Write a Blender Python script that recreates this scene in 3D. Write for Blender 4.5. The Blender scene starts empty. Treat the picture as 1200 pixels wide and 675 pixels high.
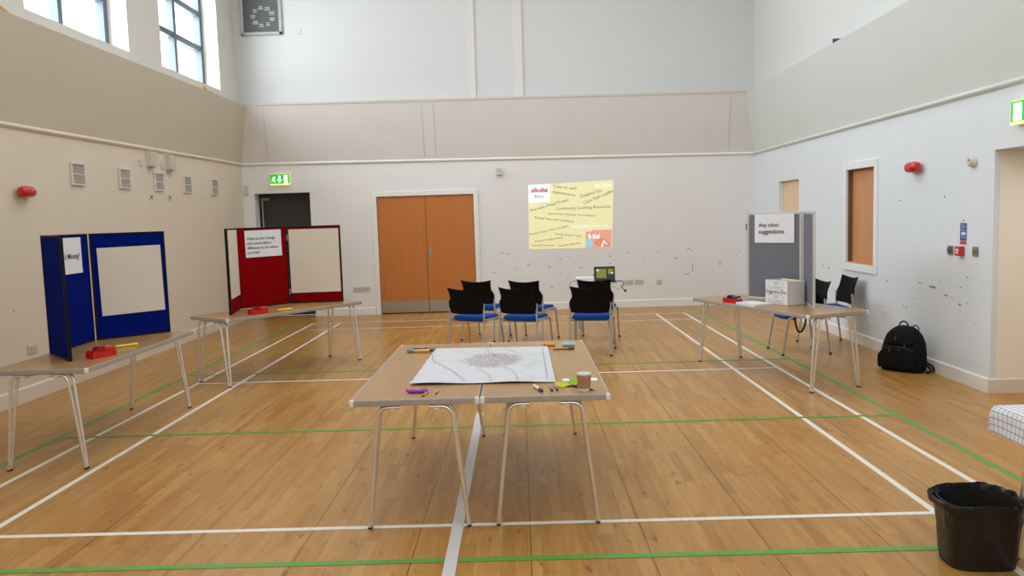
import bpy, bmesh, math, random
from mathutils import Vector, Matrix, noise
random.seed(7)
PI = math.pi
C = bpy.context.scene.collection
sc = bpy.context.scene

# ------------------------------------------------------------------ materials
def lin(c):
    return tuple((v / 12.92 if v <= .04045 else ((v + .055) / 1.055) ** 2.4) for v in (x / 255 for x in c)) + (1,)

MATS = {}
def mat(name, rgb, rough=.6, metal=0., spec=.5, var=0., vscale=20., bump=0., bscale=200., emit=0., coat=0., ergb=None, stretch=None):
    if name in MATS: return MATS[name]
    m = bpy.data.materials.new(name); m.use_nodes = True
    nt = m.node_tree; N = nt.nodes; L = nt.links
    b = N['Principled BSDF']
    b.inputs['Base Color'].default_value = lin(rgb)
    b.inputs['Roughness'].default_value = rough
    b.inputs['Metallic'].default_value = metal
    b.inputs['Specular IOR Level'].default_value = spec
    b.inputs['Coat Weight'].default_value = coat
    tc = None
    if var or bump:
        tc = N.new('ShaderNodeTexCoord'); mp = N.new('ShaderNodeMapping'); L.new(tc.outputs['Object'], mp.inputs['Vector'])
        if stretch: mp.inputs['Scale'].default_value = stretch
    if var:
        nz = N.new('ShaderNodeTexNoise'); nz.inputs['Scale'].default_value = vscale; nz.inputs['Detail'].default_value = 4
        L.new(mp.outputs['Vector'], nz.inputs['Vector'])
        rp = N.new('ShaderNodeValToRGB')
        c = lin(rgb)
        rp.color_ramp.elements[0].position = .3; rp.color_ramp.elements[1].position = .7
        rp.color_ramp.elements[0].color = tuple(max(0, x * (1 - var)) for x in c[:3]) + (1,)
        rp.color_ramp.elements[1].color = tuple(min(1, x * (1 + var)) for x in c[:3]) + (1,)
        L.new(nz.outputs['Fac'], rp.inputs['Fac']); L.new(rp.outputs['Color'], b.inputs['Base Color'])
    if bump:
        n2 = N.new('ShaderNodeTexNoise'); n2.inputs['Scale'].default_value = bscale; n2.inputs['Detail'].default_value = 3
        L.new(mp.outputs['Vector'], n2.inputs['Vector'])
        bp = N.new('ShaderNodeBump'); bp.inputs['Strength'].default_value = bump; bp.inputs['Distance'].default_value = .002
        L.new(n2.outputs['Fac'], bp.inputs['Height']); L.new(bp.outputs['Normal'], b.inputs['Normal'])
    if emit:
        b.inputs['Emission Color'].default_value = lin(ergb or rgb); b.inputs['Emission Strength'].default_value = emit
    MATS[name] = m
    return m

def floor_material():
    m = bpy.data.materials.new('hall_floor'); m.use_nodes = True
    nt = m.node_tree; N = nt.nodes; L = nt.links; b = N['Principled BSDF']
    tc = N.new('ShaderNodeTexCoord')
    sp = N.new('ShaderNodeSeparateXYZ'); L.new(tc.outputs['Object'], sp.inputs[0])
    def M(op, a, bb=None, c=None):
        n = N.new('ShaderNodeMath'); n.operation = op
        for i, v in enumerate((a, bb, c)):
            if v is None: continue
            if isinstance(v, (int, float)): n.inputs[i].default_value = v
            else: L.new(v, n.inputs[i])
        return n.outputs[0]
    W, LEN = .065, .62
    xs = M('DIVIDE', sp.outputs['X'], W); ix = M('FLOOR', xs)
    w1 = N.new('ShaderNodeTexWhiteNoise'); w1.noise_dimensions = '1D'; L.new(ix, w1.inputs['W'])
    yo = M('MULTIPLY_ADD', w1.outputs['Value'], 3.7, M('DIVIDE', sp.outputs['Y'], LEN)); iy = M('FLOOR', yo)
    cb = N.new('ShaderNodeCombineXYZ'); L.new(ix, cb.inputs[0]); L.new(iy, cb.inputs[1])
    w2 = N.new('ShaderNodeTexWhiteNoise'); w2.noise_dimensions = '2D'; L.new(cb.outputs[0], w2.inputs['Vector'])
    # grain
    mp = N.new('ShaderNodeMapping'); mp.inputs['Scale'].default_value = (26, 1.6, 1); L.new(tc.outputs['Object'], mp.inputs['Vector'])
    ad = N.new('ShaderNodeVectorMath'); ad.operation = 'ADD'; L.new(mp.outputs[0], ad.inputs[0])
    sc2 = N.new('ShaderNodeVectorMath'); sc2.operation = 'SCALE'; sc2.inputs['Scale'].default_value = 37; L.new(cb.outputs[0], sc2.inputs[0]); L.new(sc2.outputs[0], ad.inputs[1])
    g = N.new('ShaderNodeTexNoise'); g.inputs['Scale'].default_value = 1.; g.inputs['Detail'].default_value = 5; g.inputs['Distortion'].default_value = .6; L.new(ad.outputs[0], g.inputs['Vector'])
    # broad worn patches
    pz = N.new('ShaderNodeTexNoise'); pz.inputs['Scale'].default_value = .7; pz.inputs['Detail'].default_value = 3; L.new(tc.outputs['Object'], pz.inputs['Vector'])
    t = M('ADD', M('MULTIPLY', w2.outputs['Value'], .17), M('ADD', M('MULTIPLY', g.outputs['Fac'], .46), M('MULTIPLY', pz.outputs['Fac'], .32)))
    rp = N.new('ShaderNodeValToRGB'); e = rp.color_ramp.elements
    e[0].position = .30; e[0].color = lin((159, 109, 50)); e[1].position = .66; e[1].color = lin((194, 148, 83))
    e2 = rp.color_ramp.elements.new(.47); e2.color = lin((178, 129, 63))
    L.new(t, rp.inputs['Fac'])
    # dark knots and flecks
    mk = N.new('ShaderNodeMapping'); mk.inputs['Scale'].default_value = (27, 8, 1); L.new(tc.outputs['Object'], mk.inputs['Vector'])
    kn = N.new('ShaderNodeTexNoise'); kn.inputs['Scale'].default_value = .8; kn.inputs['Detail'].default_value = 2; L.new(mk.outputs[0], kn.inputs['Vector'])
    kf = N.new('ShaderNodeMapRange'); kf.inputs['From Min'].default_value = .635; kf.inputs['From Max'].default_value = .74; kf.inputs['To Max'].default_value = .7; L.new(kn.outputs['Fac'], kf.inputs['Value'])
    mx = N.new('ShaderNodeMix'); mx.data_type = 'RGBA'; L.new(kf.outputs[0], mx.inputs['Factor']); L.new(rp.outputs['Color'], mx.inputs['A']); mx.inputs['B'].default_value = lin((118, 76, 44))
    # joints: thin between strips, darker on every panel seam
    fx = M('FRACT', xs); d1 = M('MINIMUM', fx, M('SUBTRACT', 1., fx)); j1 = M('LESS_THAN', d1, .018)
    fy = M('FRACT', yo); d2 = M('MINIMUM', fy, M('SUBTRACT', 1., fy)); j2 = M('LESS_THAN', d2, .0028)
    xp = M('DIVIDE', sp.outputs['X'], W * 9); fp = M('FRACT', M('ADD', xp, .31)); dp = M('MINIMUM', fp, M('SUBTRACT', 1., fp)); j3 = M('LESS_THAN', dp, .0055)
    jm = M('MAXIMUM', M('MULTIPLY', M('MAXIMUM', j1, j2), .16), M('MULTIPLY', j3, .75))
    m2 = N.new('ShaderNodeMix'); m2.data_type = 'RGBA'; L.new(jm, m2.inputs['Factor']); L.new(mx.outputs['Result'], m2.inputs['A']); m2.inputs['B'].default_value = lin((84, 52, 30))
    L.new(m2.outputs['Result'], b.inputs['Base Color'])
    rr = N.new('ShaderNodeMapRange'); rr.inputs['To Min'].default_value = .24; rr.inputs['To Max'].default_value = .42; L.new(pz.outputs['Fac'], rr.inputs['Value']); L.new(rr.outputs[0], b.inputs['Roughness'])
    b.inputs['Specular IOR Level'].default_value = .36
    bp = N.new('ShaderNodeBump'); bp.inputs['Strength'].default_value = .05; bp.inputs['Distance'].default_value = .002; L.new(g.outputs['Fac'], bp.inputs['Height']); L.new(bp.outputs[0], b.inputs['Normal'])
    return m

def wood_material(name, rgb, dark, scale=(40, 3, 3), rough=.4):
    m = bpy.data.materials.new(name); m.use_nodes = True
    nt = m.node_tree; N = nt.nodes; L = nt.links; b = N['Principled BSDF']
    tc = N.new('ShaderNodeTexCoord'); mp = N.new('ShaderNodeMapping'); mp.inputs['Scale'].default_value = scale; L.new(tc.outputs['Object'], mp.inputs['Vector'])
    g = N.new('ShaderNodeTexNoise'); g.inputs['Scale'].default_value = 1.; g.inputs['Detail'].default_value = 6; g.inputs['Distortion'].default_value = .4; L.new(mp.outputs[0], g.inputs['Vector'])
    rp = N.new('ShaderNodeValToRGB'); e = rp.color_ramp.elements
    e[0].position = .3; e[0].color = lin(dark); e[1].position = .7; e[1].color = lin(rgb)
    L.new(g.outputs['Fac'], rp.inputs['Fac']); L.new(rp.outputs['Color'], b.inputs['Base Color'])
    b.inputs['Roughness'].default_value = rough
    return m

def glass_material():
    m = bpy.data.materials.new('window_glass'); m.use_nodes = True
    nt = m.node_tree; N = nt.nodes; L = nt.links
    for n in list(N): N.remove(n)
    o = N.new('ShaderNodeOutputMaterial'); t = N.new('ShaderNodeBsdfTransparent'); g = N.new('ShaderNodeBsdfGlossy'); g.inputs['Roughness'].default_value = .02
    mx = N.new('ShaderNodeMixShader'); mx.inputs[0].default_value = .06; L.new(t.outputs[0], mx.inputs[1]); L.new(g.outputs[0], mx.inputs[2]); L.new(mx.outputs[0], o.inputs[0])
    return m

def grille_material(name, light, dark, period=.012, axis='Z', duty=.55):
    m = bpy.data.materials.new(name); m.use_nodes = True
    nt = m.node_tree; N = nt.nodes; L = nt.links; b = N['Principled BSDF']
    tc = N.new('ShaderNodeTexCoord'); sp = N.new('ShaderNodeSeparateXYZ'); L.new(tc.outputs['Object'], sp.inputs[0])
    d = N.new('ShaderNodeMath'); d.operation = 'DIVIDE'; d.inputs[1].default_value = period; L.new(sp.outputs[axis], d.inputs[0])
    f = N.new('ShaderNodeMath'); f.operation = 'FRACT'; L.new(d.outputs[0], f.inputs[0])
    g = N.new('ShaderNodeMath'); g.operation = 'GREATER_THAN'; g.inputs[1].default_value = duty; L.new(f.outputs[0], g.inputs[0])
    mx = N.new('ShaderNodeMix'); mx.data_type = 'RGBA'; L.new(g.outputs[0], mx.inputs['Factor']); mx.inputs['A'].default_value = lin(light); mx.inputs['B'].default_value = lin(dark)
    L.new(mx.outputs['Result'], b.inputs['Base Color']); b.inputs['Roughness'].default_value = .6
    return m

def check_material():
    m = bpy.data.materials.new('checked_cloth'); m.use_nodes = True
    nt = m.node_tree; N = nt.nodes; L = nt.links; b = N['Principled BSDF']
    uv = N.new('ShaderNodeUVMap'); uv.uv_map = 'UVMap'
    sp = N.new('ShaderNodeSeparateXYZ'); L.new(uv.outputs[0], sp.inputs[0])
    outs = []
    for ax in 'XY':
        d = N.new('ShaderNodeMath'); d.operation = 'DIVIDE'; d.inputs[1].default_value = .0315; L.new(sp.outputs[ax], d.inputs[0])
        f = N.new('ShaderNodeMath'); f.operation = 'FRACT'; L.new(d.outputs[0], f.inputs[0])
        g = N.new('ShaderNodeMath'); g.operation = 'LESS_THAN'; g.inputs[1].default_value = .085; L.new(f.outputs[0], g.inputs[0]); outs.append(g.outputs[0])
    mm = N.new('ShaderNodeMath'); mm.operation = 'MAXIMUM'; L.new(outs[0], mm.inputs[0]); L.new(outs[1], mm.inputs[1])
    mx = N.new('ShaderNodeMix'); mx.data_type = 'RGBA'; L.new(mm.outputs[0], mx.inputs['Factor']); mx.inputs['A'].default_value = lin((228, 230, 236)); mx.inputs['B'].default_value = lin((62, 60, 70))
    L.new(mx.outputs['Result'], b.inputs['Base Color']); b.inputs['Roughness'].default_value = .75
    return m

def map_material():
    m = bpy.data.materials.new('printed_map'); m.use_nodes = True
    nt = m.node_tree; N = nt.nodes; L = nt.links; b = N['Principled BSDF']
    tc = N.new('ShaderNodeTexCoord')
    # street cluster: voronoi cell edges, only near the town centre
    v = N.new('ShaderNodeTexVoronoi'); v.feature = 'DISTANCE_TO_EDGE'; v.inputs['Scale'].default_value = 42; L.new(tc.outputs['Object'], v.inputs['Vector'])
    e1 = N.new('ShaderNodeMapRange'); e1.inputs['From Min'].default_value = .05; e1.inputs['From Max'].default_value = .14; e1.inputs['To Min'].default_value = .8; e1.inputs['To Max'].default_value = .16; L.new(v.outputs['Distance'], e1.inputs['Value'])
    mp = N.new('ShaderNodeMapping'); mp.inputs['Location'].default_value = (-.03, -.09, 0); mp.inputs['Scale'].default_value = (1, .72, 1); L.new(tc.outputs['Object'], mp.inputs['Vector'])
    nz = N.new('ShaderNodeTexNoise'); nz.inputs['Scale'].default_value = 14; L.new(tc.outputs['Object'], nz.inputs['Vector'])
    ln = N.new('ShaderNodeVectorMath'); ln.operation = 'LENGTH'; L.new(mp.outputs[0], ln.inputs[0])
    ad = N.new('ShaderNodeMath'); ad.operation = 'MULTIPLY_ADD'; ad.inputs[1].default_value = .14; L.new(nz.outputs['Fac'], ad.inputs[0]); L.new(ln.outputs['Value'], ad.inputs[2])
    mk = N.new('ShaderNodeMapRange'); mk.inputs['From Min'].default_value = .225; mk.inputs['From Max'].default_value = .28; mk.inputs['To Min'].default_value = 1; mk.inputs['To Max'].default_value = 0; L.new(ad.outputs[0], mk.inputs['Value'])
    mu = N.new('ShaderNodeMath'); mu.operation = 'MULTIPLY'; L.new(e1.outputs[0], mu.inputs[0]); L.new(mk.outputs[0], mu.inputs[1])
    # pale green fields
    n2 = N.new('ShaderNodeTexNoise'); n2.inputs['Scale'].default_value = 5; n2.inputs['Detail'].default_value = 5; L.new(tc.outputs['Object'], n2.inputs['Vector'])
    g = N.new('ShaderNodeMapRange'); g.inputs['From Min'].default_value = .56; g.inputs['From Max'].default_value = .62; g.inputs['To Max'].default_value = .5; L.new(n2.outputs['Fac'], g.inputs['Value'])
    m0 = N.new('ShaderNodeMix'); m0.data_type = 'RGBA'; L.new(g.outputs[0], m0.inputs['Factor']); m0.inputs['A'].default_value = lin((205, 205, 209)); m0.inputs['B'].default_value = lin((186, 194, 180))
    # fine contour lines
    cn = N.new('ShaderNodeMath'); cn.operation = 'MULTIPLY'; cn.inputs[1].default_value = 14; L.new(n2.outputs['Fac'], cn.inputs[0])
    fr = N.new('ShaderNodeMath'); fr.operation = 'FRACT'; L.new(cn.outputs[0], fr.inputs[0])
    lt = N.new('ShaderNodeMath'); lt.operation = 'LESS_THAN'; lt.inputs[1].default_value = .05; L.new(fr.outputs[0], lt.inputs[0])
    l2 = N.new('ShaderNodeMath'); l2.operation = 'MULTIPLY'; l2.inputs[1].default_value = .3; L.new(lt.outputs[0], l2.inputs[0])
    m1 = N.new('ShaderNodeMix'); m1.data_type = 'RGBA'; L.new(l2.outputs[0], m1.inputs['Factor']); L.new(m0.outputs['Result'], m1.inputs['A']); m1.inputs['B'].default_value = lin((130, 120, 125))
    m2 = N.new('ShaderNodeMix'); m2.data_type = 'RGBA'; L.new(mu.outputs[0], m2.inputs['Factor']); L.new(m1.outputs['Result'], m2.inputs['A']); m2.inputs['B'].default_value = lin((140, 98, 98))
    L.new(m2.outputs['Result'], b.inputs['Base Color']); b.inputs['Roughness'].default_value = .55
    return m

WALL = mat('white_wall_paint', (231, 229, 227), .55, var=.015, vscale=1.4, bump=.05, bscale=60)
WALLR = mat('cool_white_wall_paint', (224, 230, 235), .55, var=.015, vscale=1.4, bump=.05, bscale=60)
WALLL = mat('cream_wall_paint', (222, 209, 190), .55, var=.02, vscale=1.4, bump=.05, bscale=60)
WALLU = mat('upper_wall_paint', (230, 228, 224), .6, var=.01, vscale=1.)
BANDM = mat('bulkhead_paint', (218, 212, 206), .6, var=.015, vscale=2.)
BANDR = mat('bulkhead_paint_cool', (210, 214, 210), .6, var=.015, vscale=2.)
BANDL = mat('bulkhead_paint_cream', (200, 189, 168), .6, var=.015, vscale=2.)
TRIMW = mat('white_gloss_trim', (236, 232, 226), .35)
FLOOR = floor_material()
LWHITE = mat('white_court_paint', (232, 226, 214), .45, var=.06, vscale=30)
LGREY = mat('pale_floor_tape', (210, 208, 206), .4, var=.05, vscale=30)
LGREEN = mat('green_court_paint', (92, 154, 60), .42, var=.12, vscale=30)
CEIL = mat('ceiling_paint', (238, 236, 232), .8)
DOORW = wood_material('beech_door_veneer', (196, 120, 56), (186, 110, 48), (60, 60, 1.2), .4)
STEEL = mat('brushed_steel', (178, 172, 164), .35, .85, var=.06, vscale=60, stretch=(1, 1, 30))
DARKDOOR = mat('dark_grey_door', (50, 48, 46), .5, var=.05, vscale=8)
TABLEW = wood_material('table_laminate', (173, 132, 81), (160, 119, 70), (60, 4, 4), .3)
EDGE = mat('grey_edging', (168, 160, 152), .4, .1, var=.08, vscale=30)
CHROME = mat('satin_tube', (232, 228, 222), .26, .8)
CAPW = mat('white_plastic', (232, 230, 226), .4)
FOOTB = mat('black_rubber', (34, 32, 31), .6)
SEATB = mat('blue_fabric', (20, 74, 152), .85, spec=.2, var=.14, vscale=120, bump=.3, bscale=500)
BACKB = mat('black_mesh_fabric', (13, 12, 12), .8, spec=.15, bump=.3, bscale=600)
FRAMEG = mat('grey_tube', (178, 173, 168), .35, .4)
BLUEF = mat('blue_felt', (7, 25, 112), .95, spec=.04, var=.1, vscale=120, bump=.3, bscale=700)
REDF = mat('red_felt', (132, 6, 12), .95, spec=.04, var=.1, vscale=120, bump=.3, bscale=700)
GREYF = mat('grey_felt', (118, 119, 127), .95, spec=.1, var=.1, vscale=120, bump=.3, bscale=700)
BLACKF = mat('dark_board_frame', (12, 11, 11), .5, spec=.2)
ALU = mat('pale_aluminium', (206, 206, 206), .35, .4)
PAPER = mat('white_paper', (228, 229, 233), .7)
FLIP = mat('flipchart_paper', (222, 212, 196), .75, var=.015, vscale=6)
INK = mat('black_ink', (22, 20, 20), .6)
REDP = mat('red_plastic', (196, 14, 18), .22, coat=.5)
BLACKP = mat('black_plastic', (18, 18, 18), .35)
YELLOWP = mat('yellow_plastic', (232, 206, 30), .35)
GREYP = mat('grey_plate', (140, 132, 124), .4, .3)
OFFW = mat('off_white_plastic', (214, 206, 194), .4)
DIMW = mat('socket_plastic', (200, 190, 176), .45)
GLASS = glass_material()
WFRAME = mat('blue_grey_window_frame', (92, 104, 114), .4)

# ------------------------------------------------------------------ mesh helpers
def TR(x, y, z): return Matrix.Translation((x, y, z))
def RZ(a): return Matrix.Rotation(a, 4, 'Z')

def box(bm, c, s, M=None, bev=0., seg=2):
    n = bmesh.new(); bmesh.ops.create_cube(n, size=1)
    for v in n.verts: v.co = Vector((v.co.x * s[0], v.co.y * s[1], v.co.z * s[2]))
    if bev: bmesh.ops.bevel(n, geom=n.edges[:], offset=bev, segments=seg, profile=.5, affect='EDGES')
    T = Matrix.Translation(c)
    if M is not None: T = M @ T
    merge(bm, n, T)

def merge(bm, n, T=None):
    if T is not None: bmesh.ops.transform(n, matrix=T, verts=n.verts)
    me = bpy.data.meshes.new('tmp'); n.to_mesh(me); n.free(); bm.from_mesh(me); bpy.data.meshes.remove(me)

def quad(bm, pts):
    return bm.faces.new([bm.verts.new(p) for p in pts])

def tube(bm, pts, r, seg=10, cap=True):
    pts = [Vector(p) for p in pts]; rr = r if isinstance(r, (list, tuple)) else [r] * len(pts)
    rings = []; up = None
    for i, p in enumerate(pts):
        t = (pts[min(i + 1, len(pts) - 1)] - pts[max(i - 1, 0)]).normalized()
        if up is None:
            up = Vector((0, 0, 1)) if abs(t.z) < .9 else Vector((1, 0, 0))
        s = t.cross(up).normalized(); up = s.cross(t).normalized()
        rings.append([bm.verts.new(p + rr[i] * (math.cos(2 * PI * k / seg) * s + math.sin(2 * PI * k / seg) * up)) for k in range(seg)])
    for a, b in zip(rings, rings[1:]):
        for k in range(seg): bm.faces.new((a[k], a[(k + 1) % seg], b[(k + 1) % seg], b[k]))
    if cap:
        bm.faces.new(list(reversed(rings[0]))); bm.faces.new(rings[-1])

def fillet(pts, rad, n=6):
    pts = [Vector(p) for p in pts]; out = [pts[0]]
    for a, b, c in zip(pts, pts[1:], pts[2:]):
        d1 = (a - b); d2 = (c - b); r = min(rad, d1.length * .49, d2.length * .49)
        p, q = b + d1.normalized() * r, b + d2.normalized() * r
        for i in range(n + 1):
            t = i / n; out.append((1 - t) ** 2 * p + 2 * t * (1 - t) * b + t * t * q)
    out.append(pts[-1]); return out

def lathe(bm, prof, seg=28, M=None, close=False):
    n = bmesh.new(); rings = []
    for r, z in prof:
        rings.append([n.verts.new((r * math.cos(2 * PI * k / seg), r * math.sin(2 * PI * k / seg), z)) for k in range(seg)])
    for a, b in zip(rings, rings[1:]):
        for k in range(seg): n.faces.new((a[k], a[(k + 1) % seg], b[(k + 1) % seg], b[k]))
    n.faces.new(list(reversed(rings[0]))); n.faces.new(rings[-1])
    merge(bm, n, M)

def prism(bm, poly, d0, d1, M=None):
    """polygon in local XZ extruded along Y from d0 to d1"""
    n = bmesh.new()
    a = [n.verts.new((x, d0, z)) for x, z in poly]; b = [n.verts.new((x, d1, z)) for x, z in poly]
    n.faces.new(a); n.faces.new(list(reversed(b)))
    for i in range(len(poly)):
        j = (i + 1) % len(poly); n.faces.new((a[j], a[i], b[i], b[j]))
    merge(bm, n, M)

def loft(bm, rings, cap0=True, cap1=True):
    R = [[bm.verts.new(p) for p in r] for r in rings]; n = len(R[0])
    for a, b in zip(R, R[1:]):
        for k in range(n): bm.faces.new((a[k], a[(k + 1) % n], b[(k + 1) % n], b[k]))
    if cap0: bm.faces.new(list(reversed(R[0])))
    if cap1: bm.faces.new(R[-1])

def obj(name, bm, m, parent=None, smooth=False, kind=None, M=None):
    bmesh.ops.recalc_face_normals(bm, faces=bm.faces[:])
    me = bpy.data.meshes.new(name); bm.to_mesh(me); bm.free()
    if m: me.materials.append(m)
    if smooth:
        me.polygons.foreach_set('use_smooth', [True] * len(me.polygons))
        me.set_sharp_from_angle(angle=math.radians(38))
    o = bpy.data.objects.new(name, me); C.objects.link(o)
    if parent: o.parent = parent
    if M is not None: o.matrix_local = M
    if kind: o['kind'] = kind
    return o

def thing(name, label, cat, M=None, group=None, kind=None):
    o = bpy.data.objects.new(name, None); C.objects.link(o); o.empty_display_size = .1
    if M is not None: o.matrix_world = M
    return tag(o, label, cat, group, kind)

def tag(o, label=None, cat=None, group=None, kind=None):
    if label: o['label'] = label
    if cat: o['category'] = cat
    if group: o['group'] = group
    if kind: o['kind'] = kind
    return o

def copy_tree(o, parent=None):
    c = o.copy(); C.objects.link(c); c.parent = parent
    for ch in list(o.children):
        copy_tree(ch, c)
    return c

def dup(root, M, label, group=None):
    c = copy_tree(root); c.matrix_world = M; c['label'] = label
    if group: c['group'] = group
    return c

def basis(o, x, y, z):
    m = Matrix.Identity(4)
    for i, v in enumerate((x, y, z, o)):
        m[0][i], m[1][i], m[2][i] = v[0], v[1], v[2]
    return m

def text_mesh(body, size, width=None):
    cu = bpy.data.curves.new('t', 'FONT'); cu.body = body; cu.size = size; cu.align_x = 'CENTER'; cu.align_y = 'CENTER'; cu.resolution_u = 2; cu.offset = size * .007
    o = bpy.data.objects.new('t', cu); me = bpy.data.meshes.new_from_object(o)
    bpy.data.objects.remove(o); bpy.data.curves.remove(cu)
    bm = bmesh.new(); bm.from_mesh(me); bpy.data.meshes.remove(me)
    if width and bm.verts:
        x0 = min(v.co.x for v in bm.verts); x1 = max(v.co.x for v in bm.verts)
        s = width / (x1 - x0)
        for v in bm.verts: v.co *= s
    return bm

def text(body, size, m, parent, M, width=None, name='printed_text'):
    bm = text_mesh(body, size, width)
    me = bpy.data.meshes.new(name); bm.to_mesh(me); bm.free(); me.materials.append(m)
    o = bpy.data.objects.new(name, me); C.objects.link(o); o.parent = parent; o.matrix_local = M
    return o

# ------------------------------------------------------------------ the room
YB = 1.03            # back wall
YF = -15.5           # wall behind the camera
ZC = 6.4             # ceiling
def xr(y): return 4.437 + .0102 * (y + 6)
def xl(y): return -4.465 + .005 * (y + 6)
def RW(y, z, off=0.): return Vector((xr(y) + off, y, z))      # right wall, off > 0 goes outwards
def LW(y, z, off=0.): return Vector((xl(y) - off, y, z))
def BW(x, z, off=0.): return Vector((x, YB + off, z))
def zt(x): return -.0087 * x                                   # the rails of this hall run slightly off level

def wall_mesh(f, u0, u1, z0, z1, holes):
    bm = bmesh.new()
    us = sorted({u0, u1} | {h[i] for h in holes for i in (0, 1)}); zs = sorted({z0, z1, 3.6} | {h[i] for h in holes for i in (2, 3)})
    for a, b in zip(us, us[1:]):
        for c, d in zip(zs, zs[1:]):
            mu, mz = (a + b) / 2, (c + d) / 2
            if any(h[0] < mu < h[1] and h[2] < mz < h[3] for h in holes): continue
            quad(bm, [f(a, c), f(b, c), f(b, d), f(a, d)])
    for h0, h1, h2, h3, dep in holes:
        for p, q in (((h0, h2), (h0, h3)), ((h1, h2), (h1, h3)), ((h0, h3), (h1, h3)), ((h0, h2), (h1, h2))):
            if p[1] == q[1] == z0: continue
            quad(bm, [f(p[0], p[1], 0), f(q[0], q[1], 0), f(q[0], q[1], dep), f(p[0], p[1], dep)])
    bmesh.ops.remove_doubles(bm, verts=bm.verts[:], dist=1e-5)
    for fc in bm.faces:
        if fc.calc_center_median().z > 3.6: fc.material_index = 1      # same paint above the bulkhead, its light level baked into the colour
    return bm

bm = bmesh.new(); quad(bm, [(-6.2, YF - .3, 0), (6.2, YF - .3, 0), (6.2, YB + .8, 0), (-6.2, YB + .8, 0)])
floor = obj('floor', bm, FLOOR, kind='structure'); tag(floor, 'varnished pale wood strip floor of the hall with court lines', 'floor')
bm = bmesh.new(); quad(bm, [(-4.52, YF, ZC), (4.53, YF, ZC), (4.53, YB, ZC), (-4.52, YB, ZC)])
tag(obj('ceiling', bm, CEIL, kind='structure'), 'plain white ceiling high above the hall', 'ceiling')

WINS = [(-1.845, .267), (-4.87, -2.76), (-7.9, -5.79)]
WZ0, WZ1 = 3.862, 5.95
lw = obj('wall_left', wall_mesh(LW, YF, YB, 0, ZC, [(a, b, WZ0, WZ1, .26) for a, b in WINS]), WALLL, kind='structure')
lw.data.materials.append(mat('upper_baked_light_left', (216, 212, 204), .6))
tag(lw, 'cream left wall with high windows and a row of small vents', 'wall')
DD = (-4.235, -3.262, 0, 2.19)     # dark door opening
D2 = (-2.095, -.395, 0, 2.072)     # double door opening
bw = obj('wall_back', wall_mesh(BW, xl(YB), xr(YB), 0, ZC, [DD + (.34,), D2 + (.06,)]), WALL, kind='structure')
bw.data.materials.append(mat('upper_baked_light_far', (210, 210, 209), .6))
tag(bw, 'white far wall with double doors and a projected slide', 'wall')
HT = (-3.778, -3.01, .96, 2.10)    # hatch
D3 = (-1.229, -.312, 0, 2.076)     # far recessed door
AL = (-8.1, -6.098, 0, 2.094)      # alcove by the camera
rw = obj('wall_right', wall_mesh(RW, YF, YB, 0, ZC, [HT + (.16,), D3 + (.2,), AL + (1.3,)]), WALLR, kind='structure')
rw.data.materials.append(mat('upper_baked_light_right', (214, 215, 212), .6))
tag(rw, 'cool white right wall with a hatch and two openings', 'wall')
bm = bmesh.new(); quad(bm, [(-6, YF, 0), (6, YF, 0), (6, YF, ZC), (-6, YF, ZC)])
tag(obj('wall_front', bm, WALL, kind='structure'), 'white wall at the near end of the hall', 'wall')
bm = bmesh.new()
quad(bm, [RW(AL[0], 0, 1.3), RW(AL[1], 0, 1.3), RW(AL[1], AL[3], 1.3), RW(AL[0], AL[3], 1.3)])
tag(obj('wall_alcove', bm, mat('alcove_paint', (216, 200, 180), .6), kind='structure'), 'beige inner wall of the opening at the right', 'wall')
bm = bmesh.new()   # beige paint of the alcove's far cheek
quad(bm, [RW(AL[1] - .002, 0, .045), RW(AL[1] - .002, 0, 1.3), RW(AL[1] - .002, AL[3] - .002, 1.3), RW(AL[1] - .002, AL[3] - .002, .045)])
obj('cheek', bm, mat('alcove_cheek_paint', (244, 236, 222), .6, var=.02, vscale=3), rw)

# sloping bulkhead bands under the upper walls
dB = .2
def zr_(x): return 2.667 + zt(x)
def zb_(x): return 3.663 + zt(x) * .6
xlB, xrB = xl(YB), xr(YB)
bm = bmesh.new()
quad(bm, [(xlB, YB - .012, zr_(xlB)), (xrB, YB - .012, zr_(xrB)), (xrB - dB, YB - dB, zb_(xrB)), (xlB + dB, YB - dB, zb_(xlB))])
quad(bm, [(xlB + dB, YB - dB, zb_(xlB)), (xrB - dB, YB - dB, zb_(xrB)), (xrB, YB, zb_(xrB) + .02), (xlB, YB, zb_(xlB) + .02)])
t1 = obj('trim_1', bm, BANDM, kind='structure'); tag(t1, 'sloping beige bulkhead band along the far wall', 'bulkhead')
bm = bmesh.new()
for px in (-3.95, -1.22, -1.02, 4.05):
    for s in (0, 1):
        pass
    z0, z1 = zr_(px) + .06, zb_(px) - .03
    f = lambda z: YB - .012 - (dB - .012) * (z - zr_(px)) / (zb_(px) - zr_(px)) - .002
    quad(bm, [(px, f(z0), z0), (px + .006, f(z0), z0), (px + .006, f(z1), z1), (px, f(z1), z1)])
obj('panel_joint', bm, mat('joint_line', (176, 164, 150), .8), t1)  # thin darker strips for the joints between panels
def band_side(f, name, zlo, zhi, m, lab):
    bm = bmesh.new(); y0 = YF
    quad(bm, [f(y0, zlo[0], -.012), f(YB, zlo[1], -.012), f(YB - dB, zhi[1], -dB), f(y0, zhi[0], -dB)])
    quad(bm, [f(y0, zhi[0], -dB), f(YB - dB, zhi[1], -dB), f(YB, zhi[1] + .02, 0), f(y0, zhi[0] + .02, 0)])
    o = obj(name, bm, m, kind='structure'); tag(o, lab, 'bulkhead')
LZ = (2.62, zr_(xlB)); LT = (3.645, zb_(xlB)); RZ_ = (2.61, zr_(xrB)); RT = (3.63, zb_(xrB))
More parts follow.
